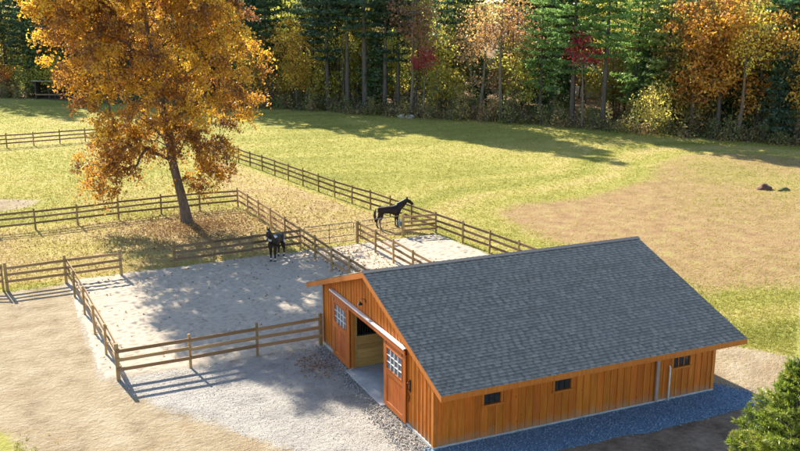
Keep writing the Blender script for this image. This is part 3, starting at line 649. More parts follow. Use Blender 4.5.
# ------------------------------------------------------------------ horses
def horse(name, label, loc, heading, coatm, neck, legs, blaze=False, hairm=None):
    root = empty(name, loc, heading); tag(root, label, 'horse')
    V = []; E = []; Rr = []
    def add(p, r, par=None):
        V.append(p); Rr.append(r if isinstance(r, tuple) else (r, r))
        if par is not None: E.append((par, len(V) - 1))
        return len(V) - 1
    pel = add((-0.62, 0, 1.22), (0.29, 0.31)); loin = add((-0.28, 0, 1.18), (0.30, 0.31), pel); rib = add((0.08, 0, 1.14), (0.32, 0.35), loin)
    sh = add((0.42, 0, 1.19), (0.28, 0.33), rib); rump = add((-0.82, 0, 1.19), (0.20, 0.22), pel)
    par = sh
    for p, r in neck: par = add(p, r, par)
    for s, (fx, hx) in zip((-1, 1), legs):
        th = add((-0.66, 0.15 * s, 1.0), (0.18, 0.24), pel); st = add((-0.60 + hx * 0.3, 0.155 * s, 0.80), (0.12, 0.16), th); hk = add((-0.80 + hx, 0.14 * s, 0.50), (0.065, 0.085), st)
        cn = add((-0.77 + hx, 0.14 * s, 0.32), (0.047, 0.055), hk); fl = add((-0.76 + hx, 0.14 * s, 0.14), (0.05, 0.055), cn); add((-0.72 + hx, 0.14 * s, 0.05), (0.05, 0.055), fl)
        ub = add((0.46, 0.15 * s, 0.96), (0.14, 0.19), sh); el = add((0.42 + fx * 0.3, 0.145 * s, 0.76), (0.095, 0.115), ub); kn = add((0.43 + fx, 0.135 * s, 0.46), (0.062, 0.07), el)
        cn = add((0.42 + fx, 0.135 * s, 0.30), (0.045, 0.05), kn); fl = add((0.42 + fx, 0.135 * s, 0.13), (0.05, 0.054), cn); add((0.46 + fx, 0.135 * s, 0.05), (0.05, 0.055), fl)
        for x in (-0.71 + hx, 0.47 + fx):
            MB().tube([(x, 0, 0.0), (x - 0.015, 0, 0.05), (x - 0.03, 0, 0.085)], [0.066, 0.06, 0.05], 10).build('hoof', M['hoof'], root, smooth=True, loc=(0, (0.14 if x < 0 else 0.135) * s, 0))
    me = bpy.data.meshes.new('body'); me.from_pydata(V, E, []); me.update()
    o = link('body', me, root)
    sk = o.modifiers.new('skin', 'SKIN'); sk.branch_smoothing = 0.6
    sv_ = me.skin_vertices[0].data if len(me.skin_vertices) else None
    if sv_ is None:
        bpy.context.view_layer.objects.active = o; bpy.ops.object.modifier_remove(modifier=sk.name); bpy.ops.object.modifier_add(type='SKIN'); sk = o.modifiers[0]; sv_ = me.skin_vertices[0].data
    for i, r in enumerate(Rr): sv_[i].radius = r; sv_[i].use_root = (i == 0)
    sk.use_smooth_shade = True
    ss = o.modifiers.new('sub', 'SUBSURF'); ss.levels = 2; ss.render_levels = 2
    dg = bpy.context.evaluated_depsgraph_get(); em = bpy.data.meshes.new_from_object(o.evaluated_get(dg))
    o.modifiers.clear(); em.name = 'body'; o.data = em; em.materials.clear(); em.materials.append(coatm)
    for p in em.polygons: p.use_smooth = True
    hm = hairm or M['hair']
    # ears, mane, tail, eyes
    poll = Vector(neck[-4][0]); muz = Vector(neck[-1][0]); base = Vector(neck[0][0]); hd = (muz - poll).normalized()
    for s in (-1, 1):
        q = poll + Vector((0, 0.055 * s, 0.05)); MB().tube([q, q + Vector((0.01, 0.01 * s, 0.09)), q + Vector((0.03, 0.015 * s, 0.18))], [0.035, 0.04, 0.006], 8).build('ear', coatm, root, smooth=True)
        e = poll.lerp(muz, 0.35) + Vector((0.0, 0.085 * s, 0.03)); MB().tube([e, e + Vector((0, 0.012 * s, 0))], [0.02, 0.012], 8).build('eye', M['iron'], root)
    m = MB(); rr = random.Random(3)
    npts = [Vector(p) for p, r in neck[:-3]]; nr = [r if not isinstance(r, tuple) else r[1] for p, r in neck[:-3]]
    for i in range(len(npts) - 1):
        for k in range(7):
            f = k / 7; p = npts[i].lerp(npts[i + 1], f); d = (npts[i + 1] - npts[i]).normalized(); up = Vector((-d.z, 0, d.x)); top = p + up * (nr[i] * (1 - f) + nr[i + 1] * f) * 0.92
            m.tube([top + Vector((0, 0, 0.02)), top + Vector((0.0, -0.07, -0.03)), top + Vector((0.01, -0.12, -0.16 - rr.uniform(0, 0.06)))], [0.035, 0.035, 0.012], 5)
    m.build('mane', hm, root, smooth=True)
    m = MB()
    for k in range(9):
        a = k * 0.7; dx, dy = 0.03 * math.cos(a), 0.035 * math.sin(a)
        m.tube([(-0.93 + dx * .3, dy * .3, 1.27), (-1.02 + dx, dy, 1.10), (-1.02 + dx * 1.6, dy * 1.6, 0.80), (-0.98 + dx * 1.2, dy * 1.2, 0.42)], [0.03, 0.04, 0.045, 0.012], 6)
    m.build('tail', hm, root, smooth=True)
    if blaze:
        w = Vector((hd.z, 0, -hd.x)); w = -w if w.x < 0 else w
        pts = [poll.lerp(muz, f) + w * r for f, r in ((0.12, 0.108), (0.4, 0.106), (0.7, 0.086), (0.92, 0.075))]
        MB().hexa([pts[0] + Vector((0, -.035, 0)), pts[0] + Vector((0, .035, 0)), pts[1] + Vector((0, .045, 0)), pts[1] + Vector((0, -.045, 0))] + [x + w * 0.012 for x in (pts[0] + Vector((0, -.035, 0)), pts[0] + Vector((0, .035, 0)), pts[1] + Vector((0, .045, 0)), pts[1] + Vector((0, -.045, 0)))]).hexa([pts[1] + Vector((0, -.045, 0)), pts[1] + Vector((0, .045, 0)), pts[3] + Vector((0, .03, 0)), pts[3] + Vector((0, -.03, 0))] + [x + w * 0.012 for x in (pts[1] + Vector((0, -.045, 0)), pts[1] + Vector((0, .045, 0)), pts[3] + Vector((0, .03, 0)), pts[3] + Vector((0, -.03, 0)))]).build('blaze', M['white'], root)
    return root
NECK_UP = [((0.60, 0, 1.33), (0.19, 0.29)), ((0.80, 0, 1.47), (0.14, 0.23)), ((0.98, 0, 1.61), (0.115, 0.175)), ((1.10, 0, 1.71), (0.10, 0.13)), ((1.25, 0, 1.63), (0.10, 0.14)), ((1.43, 0, 1.49), (0.078, 0.10)), ((1.54, 0, 1.40), (0.068, 0.075))]
NECK_FRONT = [((0.60, 0, 1.36), (0.18, 0.28)), ((0.76, 0, 1.56), (0.13, 0.22)), ((0.88, 0, 1.76), (0.11, 0.17)), ((0.96, 0, 1.90), (0.10, 0.13)), ((1.08, 0, 1.74), (0.10, 0.14)), ((1.17, 0, 1.54), (0.08, 0.095)), ((1.22, 0, 1.42), (0.07, 0.075))]
NECK_MID = [((0.58, 0, 1.32), (0.15, 0.22)), ((0.78, 0, 1.46), (0.11, 0.17)), ((0.97, 0, 1.60), (0.09, 0.135)), ((1.08, 0, 1.68), (0.085, 0.11)), ((1.20, 0, 1.54), (0.085, 0.115)), ((1.30, 0, 1.36), (0.065, 0.08)), ((1.36, 0, 1.24), (0.055, 0.06))]
horse('horse', 'black horse standing side-on with its head raised by the long fence', (10.78, 28.3, 0.0), math.atan2(-0.13, 1.0), M['coat_black'], NECK_UP, ((0.02, 0.06), (-0.05, -0.08)))
horse('horse', 'dark bay horse with white markings facing out of the shaded sand', (1.95, 24.02, 0.03), math.atan2(-0.77, -0.63), M['coat_bay'], NECK_FRONT, ((0.0, 0.05), (0.05, -0.06)), blaze=True)

# ------------------------------------------------------------------ trees
def leaf_quads(C, size, r, droop=0.3, aspect=0.55, flat=0.0):
    """diamond leaves at centres C"""
    n = len(C); d = r.normal(0, 1, (n, 3)); d[:, 2] -= droop; d[:, 2] *= (1 - flat); d /= np.linalg.norm(d, axis=1, keepdims=True) + 1e-9
    e = r.normal(0, 1, (n, 3)); e[:, 2] *= (1 - flat); s = np.cross(d, e); s /= np.linalg.norm(s, axis=1, keepdims=True) + 1e-9; nn = np.cross(d, s)
    ln = r.uniform(0.65, 1.3, (n, 1)) * size; w = ln * aspect * 0.5
    a = C - d * ln * 0.5; b = C + s * w + nn * w * 0.35; c = C + d * ln * 0.5; e2 = C - s * w + nn * w * 0.35
    V = np.stack([a, b, c, e2], 1).reshape(-1, 3); F = np.arange(4 * n).reshape(n, 4)
    return V, F

def np_tube(paths, n=6):
    """paths: list of (pts, radii) -> V,F arrays"""
    Vs = []; Fs = []; base = 0
    ang = np.arange(n) * 2 * np.pi / n; ca, sa = np.cos(ang), np.sin(ang)
    for pts, rad in paths:
        P = np.asarray(pts, float); k = len(P)
        D = np.gradient(P, axis=0); D /= np.linalg.norm(D, axis=1, keepdims=True) + 1e-9
        up = np.where(np.abs(D[:, 2:3]) < 0.9, np.array([[0, 0, 1.0]]), np.array([[1.0, 0, 0]]))
        A = np.cross(D, up); A /= np.linalg.norm(A, axis=1, keepdims=True) + 1e-9; B = np.cross(D, A)
        R_ = np.asarray(rad, float)[:, None, None]
        Vs.append((P[:, None] + (A[:, None] * ca[None, :, None] + B[:, None] * sa[None, :, None]) * R_).reshape(-1, 3))
        i = np.arange(k - 1)[:, None] * n; j = np.arange(n)[None]; j2 = (j + 1) % n
        Fs.append((base + np.stack([i + j, i + j2, i + n + j2, i + n + j], -1)).reshape(-1, 4)); base += k * n
    return np.concatenate(Vs), np.concatenate(Fs)

def grow(trunk, tr, targets, r, tip=0.02, arch=0.25, expo=0.5):
    """greedy limbs: each target hangs on the nearest suitable node; radii follow the number of twigs carried"""
    nodes = [np.array(p, float) for p in trunk]; par = [-1] + list(range(len(trunk) - 1)); ntr = len(trunk)
    T = np.array(targets); ax = np.array(trunk); d0 = np.min(np.linalg.norm(T[:, None, :2] - ax[None, :, :2], axis=2) + 0.3 * np.abs(T[:, None, 2] - ax[None, :, 2]), axis=1)
    paths = []
    for t in T[np.argsort(d0)]:
        N = np.array(nodes); dv = t - N; dist = np.linalg.norm(dv, axis=1); hz = np.linalg.norm(dv[:, :2], axis=1)
        cost = dist + 0.9 * np.maximum(0, N[:, 2] - t[2] + 0.25 * hz); cost[0] += 50
        b = int(np.argmin(cost)); p0 = nodes[b]; k = max(2, int(dist[b] / 0.9) + 1); ids = [b]
        for q in range(1, k + 1):
            f = q / k; p = p0 * (1 - f) + t * f; p = p + np.array([0, 0, arch * dist[b] * 0.5 * math.sin(math.pi * f)]) + (r.normal(0, 0.06 * min(1.5, dist[b]), 3) if q < k else 0)
            nodes.append(p); par.append(ids[-1]); ids.append(len(nodes) - 1)
        paths.append(ids)
    cnt = np.zeros(len(nodes)); 
    for ids in paths: cnt[ids[-1]] += 1
    for i in range(len(nodes) - 1, ntr - 1, -1):
        if par[i] >= 0: cnt[par[i]] += cnt[i]
    out = []
    for ids in paths:
        rad = [tip * max(1, cnt[i]) ** expo for i in ids]; rad[0] = min(rad[0], rad[1] * 1.15) if ids[0] >= ntr else rad[1] * 1.2
        out.append(([nodes[i] for i in ids], rad))
    out.append((trunk, tr)); return out

def ell_targets(ells, n, r, mind, shell=0.35):
    """points spread through a union of ellipsoids, kept apart"""
    out = []; vol = np.array([e[3] * e[4] * e[5] for e in ells]); pr = vol / vol.sum(); tries = 0
    while len(out) < n and tries < n * 60:
        tries += 1; e = ells[r.choice(len(ells), p=pr)]; d = r.normal(0, 1, 3); d /= np.linalg.norm(d); q = r.uniform(shell, 1.0) ** 0.6
        p = np.array(e[:3]) + d * q * np.array(e[3:6])
        if out and np.min(np.linalg.norm(np.array(out) - p, axis=1)) < mind: continue
        out.append(p)
    return out

# ---- the big golden tree
def big_tree():
    r = np.random.default_rng(31)
    base = Vector((-0.76, 35.08, 0)); root = empty('golden_tree', base); tag(root, 'tall golden-brown autumn tree beside the paddock fence', 'tree')
    # local axes: right of the picture = (0.913,-0.408), depth = (0.408,0.913)
    rt = np.array([0.913, -0.408, 0]); dp = np.array([0.408, 0.913, 0]); up = np.array([0, 0, 1.0])
    P = lambda x, y, z: rt * x + dp * y + up * z
    trunk = [P(0.0, 0, -0.3), P(-0.02, 0, 0.2), P(-0.15, 0, 1.2), P(-0.45, 0.05, 2.6), P(-0.75, 0.1, 4.0), P(-0.95, 0.15, 5.6), P(-1.25, 0.2, 7.5), P(-1.5, 0.2, 9.6), P(-1.8, 0.1, 12), P(-2.0, 0, 14.8), P(-2.1, 0, 18.6)]
    tr = [0.56, 0.40, 0.31, 0.28, 0.265, 0.25, 0.23, 0.19, 0.14, 0.09, 0.04]
    E = lambda x, y, z, a, b: (*P(x, y, z), a, a, b)
    ells = [E(-2.2, 0, 13.0, 6.0, 5.0), E(-6.0, 0.5, 11.8, 3.7, 3.4), E(2.2, -0.3, 11.0, 3.8, 3.8), E(-2.4, -1.5, 8.6, 4.6, 2.6), E(1.6, 0.5, 8.0, 3.4, 2.6), E(-3.4, -1.0, 5.0, 1.9, 2.2), E(-4.0, -1.2, 3.0, 1.0, 1.3), E(1.2, -0.6, 4.6, 1.7, 2.2), E(1.9, -1.0, 3.0, 0.9, 1.2), E(-1.4, 1.5, 5.5, 2.2, 1.6), E(-2.2, 0.2, 17.6, 5.6, 2.9), E(-6.2, 0.3, 15.2, 4.0, 3.4), E(-4.6, -1.2, 4.2, 1.6, 2.0), E(2.0, -0.8, 4.0, 1.5, 2.0)]
    T = np.array(ell_targets(ells, 450, r, 0.84, 0.25) + ell_targets([ells[10], ells[11], ells[0]], 110, r, 0.8, 0.2) + ell_targets(ells[5:9] + ells[-2:] + [E(-1.0, -1.2, 6.3, 2.4, 1.4)], 62, r, 0.5, 0.1))
    ok = ~((T[:, 2] < 4.6) & (np.abs(T @ rt + 0.8) < 0.9) & (T @ dp < 1.0)); T = T[ok]
    br = grow(trunk, tr, T, r, tip=0.014, arch=0.25)
    C = []; A = []; twigs = []
    for t in T:
        low = t[2] < 6; out = np.array([t[0] + 1.9 * 0.913, t[1] - 1.9 * 0.408, 0]); out /= np.linalg.norm(out) + 1e-6
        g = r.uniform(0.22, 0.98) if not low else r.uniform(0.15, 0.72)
        for k in range(int(r.uniform(7, 12) * (1.3 if t[2] > 13 else (0.75 if low else 1.0)))):
            d = r.normal(0, 1, 3) + out * 0.5; d[2] *= 0.6; d /= np.linalg.norm(d); ln = r.uniform(0.5, 1.15); dr = (0.75 if low else 0.35) * ln
            tw = [t + d * ln * f - np.array([0, 0, dr * f * f]) for f in (0, 0.5, 1.0)]; twigs.append((tw, [0.012, 0.008, 0.004]))
            m = int(r.uniform(13, 26)); f = r.uniform(0.15, 1.05, (m, 1)); p = t + d * ln * f - np.array([0, 0, dr]) * f * f + r.normal(0, 0.13, (m, 3))
            C.append(p); A.append(np.clip(g + r.normal(0, 0.08) + r.normal(0, 0.13, m), 0, 1))
    Vt, Ft = np_tube(br, 8); Vw, Fw = np_tube(twigs, 3)
    link('trunk', mesh_np('trunk', np.concatenate([Vt, Vw]), np.concatenate([Ft, Fw + len(Vt)]), M['bark_big'], smooth=True), root)
    C = np.concatenate(C); A = np.concatenate(A)
    Vl, Fl = leaf_quads(C, 0.185, r, 0.7, 0.6)
    link('crown', mesh_np('crown', Vl, Fl, M['leaf_big'], {'v': np.repeat(A, 4)}), root)
big_tree()

# ---- forest kit: crown and trunk arrays for a few tree shapes
def kit_broad(seed, H, base_h, width, n_t, per, size, sparse=1.0, fork=True):
    r = np.random.default_rng(seed)
    lean = r.normal(0, 0.03, 2); zz = np.linspace(-0.3, H * 0.92, 8)
    trunk = [np.array([lean[0] * z + 0.15 * math.sin(z * 0.4 + seed), lean[1] * z + 0.12 * math.cos(z * 0.5 + seed), z]) for z in zz]
    tr = np.linspace(0.017 * H, 0.02, 8)
    ells = []
    for k in range(6):
        f = r.uniform(0, 1); z = base_h + (H - base_h) * (0.15 + 0.75 * f); w = width * (0.55 + 0.45 * math.sin(math.pi * (0.2 + 0.7 * f)))
        a = r.uniform(0, 6.28); ells.append((math.cos(a) * w * 0.35, math.sin(a) * w * 0.35, z, w * 0.75, w * 0.75, (H - base_h) * 0.22))
    T = np.array(ell_targets(ells, n_t, r, 0.8, 0.2)); br = grow(trunk, tr, T, r, tip=0.016, arch=0.3)
    Vt, Ft = np_tube(br, 5); C = []; A = []
    for t in T:
        n = max(3, int(per * r.uniform(0.4, 1.5) * sparse)); p = t + r.normal(0, 0.5, (n, 3)) * np.array([1, 1, 0.7]); C.append(p); A.append(np.clip(r.uniform(0.15, 0.8) + r.normal(0, 0.14, n), 0, 1))
    C = np.concatenate(C); A = np.concatenate(A); Vl, Fl = leaf_quads(C, size, r, 0.3, 0.65)
    return Vt, Ft, Vl, Fl, np.repeat(A, 4)
def kit_pine(seed, H, base_h, width, whorl=0.85, nb_=6, tufts=10, size=0.5, taper=0.7):
    r = np.random.default_rng(seed); lean = r.normal(0, 0.012, 2)
    zz = np.linspace(-0.3, H, 9); ax = lambda z: np.array([lean[0] * z, lean[1] * z, z])
    paths = [([ax(z) for z in zz], list(np.linspace(0.0135 * H, 0.015, 9)))]; C = []; A = []
    z = 2.5 + r.uniform(0, 1)
    while z < base_h:          # dead twigs on the bare trunk
        a = r.uniform(0, 6.28); ln = r.uniform(0.5, 1.6); p = ax(z); q = p + np.array([math.cos(a) * ln, math.sin(a) * ln, r.uniform(-0.2, 0.3)]); paths.append(([p, (p + q) / 2, q], [0.03, 0.02, 0.008])); z += r.uniform(0.3, 0.8)
    z = base_h
    while z < H - 0.3:
        f = (z - base_h) / (H - base_h); ln0 = width * (min(1, 0.45 + 1.6 * f) * (1 - f) ** taper + 0.08); off = r.uniform(0, 6.28); g = r.uniform(0.25, 0.7)
        for k in range(nb_):
            if r.random() < 0.14: continue
            a = off + k * 2 * math.pi / nb_ + r.normal(0, 0.25); ln = ln0 * r.uniform(0.6, 1.15); rise = (0.28 * f - 0.08 + r.normal(0, 0.07)) * ln
            p = ax(z); d = np.array([math.cos(a), math.sin(a), 0]); sdv = np.array([-d[1], d[0], 0])
            pts = [p + d * ln * s + np.array([0, 0, rise * s + 0.16 * ln * s * s - 0.06 * ln * s]) for s in (0, 0.35, 0.7, 1.0)]; paths.append((pts, [0.012 * ln + .012, 0.009 * ln + .01, 0.005 * ln + .006, 0.004]))
            n = max(3, int(tufts * ln / width * 1.6))
            for j in range(n):
                s = 0.25 + 0.75 * (j + r.uniform(0, 1)) / n; i = min(2, int(s * 3)); c = p + d * ln * s + np.array([0, 0, rise * s + 0.16 * ln * s * s - 0.06 * ln * s]); c = c + sdv * r.normal(0, 0.16 * ln * (1.1 - 0.6 * s))
                m = 9; pp = c + r.normal(0, 0.21, (m, 3)) * np.array([1, 1, 0.45]); C.append(pp); A.append(np.clip(g + r.normal(0, 0.15, m) + 0.1, 0, 1))
        z += whorl * r.uniform(0.75, 1.3)
    C = np.concatenate(C); A = np.concatenate(A); Vl, Fl = leaf_quads(C, size, r, -0.25, 0.34, 0.35)
    Vt, Ft = np_tube(paths, 6)
    return Vt, Ft, Vl, Fl, np.repeat(A, 4)
KIT = {
 'pine_tall': kit_pine(1, 25, 8.5, 4.2), 'pine_tall2': kit_pine(2, 23, 6.5, 4.0), 'pine_full': kit_pine(3, 20, 3.2, 4.4, 0.75, 6, 8), 'pine_full2': kit_pine(4, 18, 4.2, 4.0, 0.75, 6, 8),
 'pine_bare': kit_pine(5, 24, 12.0, 3.6), 'pine_small': kit_pine(6, 8, 0.7, 2.2, 0.5, 6, 7, 0.4),
 'broad_a': kit_broad(11, 16, 4.0, 4.2, 95, 46, 0.34), 'broad_b': kit_broad(12, 14, 3.0, 3.8, 85, 46, 0.32), 'broad_c': kit_broad(13, 18, 6.0, 4.6, 100, 44, 0.36),
 'slim': kit_broad(18, 10, 6.6, 1.7, 34, 26, 0.30), 'thin_a': kit_broad(14, 15, 3.5, 3.4, 85, 17, 0.30), 'thin_b': kit_broad(15, 13, 2.2, 3.2, 80, 15, 0.28), 'small_a': kit_broad(16, 8.5, 2.0, 2.8, 60, 34, 0.28), 'small_b': kit_broad(17, 6.0, 0.8, 2.4, 55, 30, 0.26),
}
KME = {}
for k, (Vt, Ft, Vl, Fl, A) in KIT.items():
    KME[k] = (mesh_np('trunk', Vt, Ft, M['bark_pale'] if k.startswith(('thin', 'small', 'slim')) else M['bark_dark'], smooth=True), mesh_np('crown', Vl, Fl, M['needle'] if k.startswith('pine') else M['leaf'], {'v': A}))
def bearing_spot(px, extra):
    """ground spot on the viewing bearing of picture column px, 'extra' metres beyond the forest edge"""
    a = math.pi / 2 - YAW - math.atan((px - 400) / (FPX * math.cos(PITCH)))
    d = np.array([math.cos(a), math.sin(a)]); o = np.array(CAM[:2]); best = None
    for i in range(len(EDGE) - 1):
        e0, e1 = EDGE[i], EDGE[i + 1]; s = e1 - e0; den = d[0] * (-s[1]) + d[1] * s[0]
        q = e0 - o; t = (q[0] * (-s[1]) + q[1] * s[0]) / den; w = (d[0] * q[1] - d[1] * q[0]) / den
        if 0 <= w <= 1 and t > 0: best = t if best is None else min(best, t)
    p = o + d * (best + extra); return p
rt_ = random.Random(77)
DG, BG, YG = (0.07, 0.13, 0.065), (0.20, 0.31, 0.085), (0.16, 0.20, 0.03)
OR, TAN, GOLD, YEL, RED, RUST = (0.62, 0.26, 0.045), (0.52, 0.31, 0.13), (0.68, 0.40, 0.06), (0.76, 0.60, 0.09), (0.60, 0.05, 0.09), (0.42, 0.18, 0.10)
def forest_tree(px, extra, kind, col, scale, label, name=None):
    p = bearing_spot(px, extra); nm = name or ('pine_tree' if kind.startswith('pine') else 'autumn_tree')
    root = empty(nm, (p[0], p[1], 0), rt_.uniform(0, 6.28)); s = scale * rt_.uniform(0.96, 1.04); root.scale = (s, s, s)
    tag(root, label, 'tree', 'trees along the forest edge')
    t, c = KME[kind]; link('trunk', t, root); o = link('crown', c, root); o.color = (*[min(1, x * rt_.uniform(0.92, 1.08)) for x in col], 1)
for row in [
 (3, 4, 'pine_full', DG, 1.0, 'dark pine at the extreme left edge of the picture'),
 (10, 0.5, 'small_a', OR, 0.95, 'small orange-leaved tree at the left edge below the pines'),
 (22, 7, 'pine_tall', DG, 0.95, 'dark pine just left of the run-in shed'),
 (40, 5, 'pine_full2', DG, 1.1, 'dark full pine touching the golden tree on its left'),
 (60, 14, 'pine_tall2', DG, 1.0, 'tall dark pine behind the run-in shed'),
 (86, 6, 'pine_full', DG, 1.0, 'dark pine right of the run-in shed, mostly behind the golden tree'),
 (112, 5, 'pine_tall2', DG, 1.0, 'dark pine hidden behind the left half of the golden tree'),
 (140, 6, 'pine_full', DG, 1.0, 'dark pine hidden behind the middle of the golden tree'),
 (172, 4, 'broad_b', TAN, 0.9, 'tan tree hidden behind the golden tree trunk'),
 (205, 6, 'pine_full2', DG, 1.1, 'dark pine hidden behind the right half of the golden tree'),
 (238, 5, 'pine_tall', DG, 0.95, 'dark pine behind the right rim of the golden tree'),
 (272, 3, 'pine_full2', (0.04, 0.085, 0.045), 1.15, 'blue-green pine right beside the golden tree crown'),
 (300, 1.5, 'broad_b', GOLD, 0.86, 'amber-leaved tree between dark pines, right of the golden tree'),
 (316, 5, 'pine_tall', DG, 1.0, 'dark pine rising behind the amber tree'),
 (330, 2.5, 'pine_tall2', DG, 1.05, 'slightly leaning dark pine with a bare lower trunk'),
 (341, 6, 'pine_bare', DG, 1.0, 'slim dark pine in the tight row of bare trunks'),
 (349, 2, 'pine_bare', DG, 0.95, 'bare-trunked pine in the middle of the tight row'),
 (366, 2, 'pine_tall', DG, 1.1, 'thick-trunked dark pine right of the tight row'),
 (374, 9, 'small_a', YEL, 1.2, 'yellow-leaved young tree glowing between dark trunks'),
 (385, 3, 'pine_bare', DG, 1.05, 'tall pine with a pale straight trunk left of the rusty tree'),
 (398, 4, 'pine_tall2', DG, 0.98, 'dark pine just left of the rusty tree'),
 (411, 1.5, 'thin_a', RUST, 1.0, 'rust-brown thin-leaved tree above the crimson one'),
 (423, 1.0, 'slim', RED, 0.82, 'small crimson-leaved tree near the dark thicket'),
 (441, 12, 'pine_full', DG, 1.0, 'dark pine set back behind the dark thicket'),
 (456, 9, 'broad_b', (0.22, 0.19, 0.06), 0.75, 'olive low tree between the pine and the tan trees'),
 (478, 1.5, 'thin_b', TAN, 1.1, 'tan thin-leaved tree, first of the pale pair'),
 (497, 1.0, 'thin_a', (0.48, 0.25, 0.08), 1.05, 'orange-tan thin-leaved tree, second of the pale pair'),
 (512, 5, 'thin_b', RUST, 1.1, 'brown thin tree left of the bright green pine'),
 (536, 3, 'pine_full2', BG, 0.95, 'bright green pine with low spreading boughs'),
 (567, 1.2, 'pine_tall2', BG, 0.95, 'bright green pine with a dark forked-looking trunk at the field edge'),
 (577, 0.3, 'slim', RED, 1.0, 'small red-leaved tree between two green pines'),
 (597, 1.0, 'pine_tall', BG, 0.98, 'green pine with a straight trunk right of the red tree'),
 (626, 5, 'pine_full', BG, 0.95, 'broad green pine behind the yellow saplings'),
 (646, -0.4, 'small_b', (0.86, 0.72, 0.16), 0.95, 'pale yellow sapling clump at the field edge'),
 (657, 4, 'pine_full2', BG, 1.1, 'green pine between the yellow sapling and the orange tree'),
 (682, 1.5, 'broad_b', OR, 0.95, 'orange-leaved tree left of the tall yellow one'),
 (708, 1.8, 'broad_a', (0.66, 0.40, 0.05), 0.98, 'tall yellow-orange tree, brightest on the right side'),
 (730, 1.2, 'thin_a', YEL, 0.95, 'yellow thin-leaved tree beside the tall yellow-orange one'),
 (748, 3.5, 'broad_b', GOLD, 0.95, 'golden-tan rounded tree near the right corner'),
 (768, 1.8, 'pine_small', DG, 1.1, 'small dark pine in front of the golden-tan tree'),
 (777, 6, 'pine_full', (0.06, 0.13, 0.045), 1.05, 'large green pine in the upper right corner'),
 (798, 3, 'broad_b', GOLD, 0.9, 'golden tree cut by the right edge of the picture'),
]: forest_tree(*row)

# ---- the wood behind the front row: one mass
def deep_wood():
    r = np.random.default_rng(55); big = ['pine_tall', 'pine_tall2', 'pine_full', 'pine_bare', 'broad_a', 'broad_c', 'thin_a']; low = ['small_a', 'small_b', 'thin_b', 'pine_small', 'broad_b']
    G = {'needles': [], 'leaves': [], 'trunks': []}
    for n in range(500):
        px = r.uniform(-60, 870); small = n % 5 < 3
        ex = (3 + 45 * r.uniform(0, 1) ** 1.3) if small else (12 + 30 * r.uniform(0, 1) if n % 10 == 3 else (58 if px < 400 else 68) + 60 * r.uniform(0, 1))
        if ex < 44 and (426 < px < 446 or 580 < px < 622) and (not small or n % 2): continue
        p = bearing_spot(px, ex); left = px < 470
        if small: k = r.choice(low, p=([.24, .26, .2, .2, .1] if left else [.24, .26, .18, .24, .08]))
        else: k = r.choice(big, p=([.26, .22, .18, .14, .08, .06, .06] if left else [.20, .20, .26, .08, .10, .10, .06]))
        Vt, Ft, Vl, Fl, A = KIT[k]
        a = r.uniform(0, 6.28); s = r.uniform(0.9, 1.25) * (1.0 if ex < 55 else 1.2); ca, sa = math.cos(a) * s, math.sin(a) * s; Mx = np.array([[ca, -sa, 0], [sa, ca, 0], [0, 0, s]])
        off = np.array([p[0], p[1], 0]); sel = r.random(len(Fl)) < (0.55 if not small else 0.75)
        Q = Vl.reshape(-1, 4, 3)[sel]; cen = Q.mean(1, keepdims=True); Q = cen + (Q - cen) * (1.4 if not small else 1.15)
        VL = Q.reshape(-1, 3) @ Mx.T + off; AL = A.reshape(-1, 4)[sel].ravel()
        if k.startswith('pine'): G['needles'].append((VL, AL))
        else: G['leaves'].append((VL, AL * 0.3 + r.uniform(0, 0.7) * (1.0 if not small else 1.0)))
        G['trunks'].append((Vt @ Mx.T + off, Ft))
    root = empty('woods'); tag(root, 'deep wood of mixed pines and autumn trees behind the forest edge', 'woods', kind='stuff')
    V = np.concatenate([x[0] for x in G['needles']]); A = np.concatenate([x[1] for x in G['needles']])
    o = link('needles', mesh_np('needles', V, np.arange(len(V)).reshape(-1, 4), leafmat('deep wood needles', [(0, (0.035, 0.07, 0.035)), (0.5, (0.085, 0.15, 0.06)), (1, (0.17, 0.24, 0.07))], 0.42), {'v': A}), root); tag(o, kind='stuff')
    V = np.concatenate([x[0] for x in G['leaves']]); A = np.concatenate([x[1] for x in G['leaves']])
    o = link('leaves', mesh_np('leaves', V, np.arange(len(V)).reshape(-1, 4), leafmat('deep wood leaves', [(0, (0.38, 0.17, 0.07)), (0.2, (0.56, 0.31, 0.08)), (0.35, (0.30, 0.34, 0.08)), (0.55, (0.66, 0.54, 0.08)), (0.72, (0.36, 0.44, 0.09)), (0.88, (0.74, 0.62, 0.10)), (1, (0.52, 0.32, 0.13))], 0.58), {'v': A}), root); tag(o, kind='stuff')
    Vs = []; Fs = []; b = 0
    for v, f in G['trunks']: Vs.append(v); Fs.append(f + b); b += len(v)
    o = link('trunks', mesh_np('trunks', np.concatenate(Vs), np.concatenate(Fs), M['bark_dark'], smooth=True), root); tag(o, kind='stuff')
deep_wood()

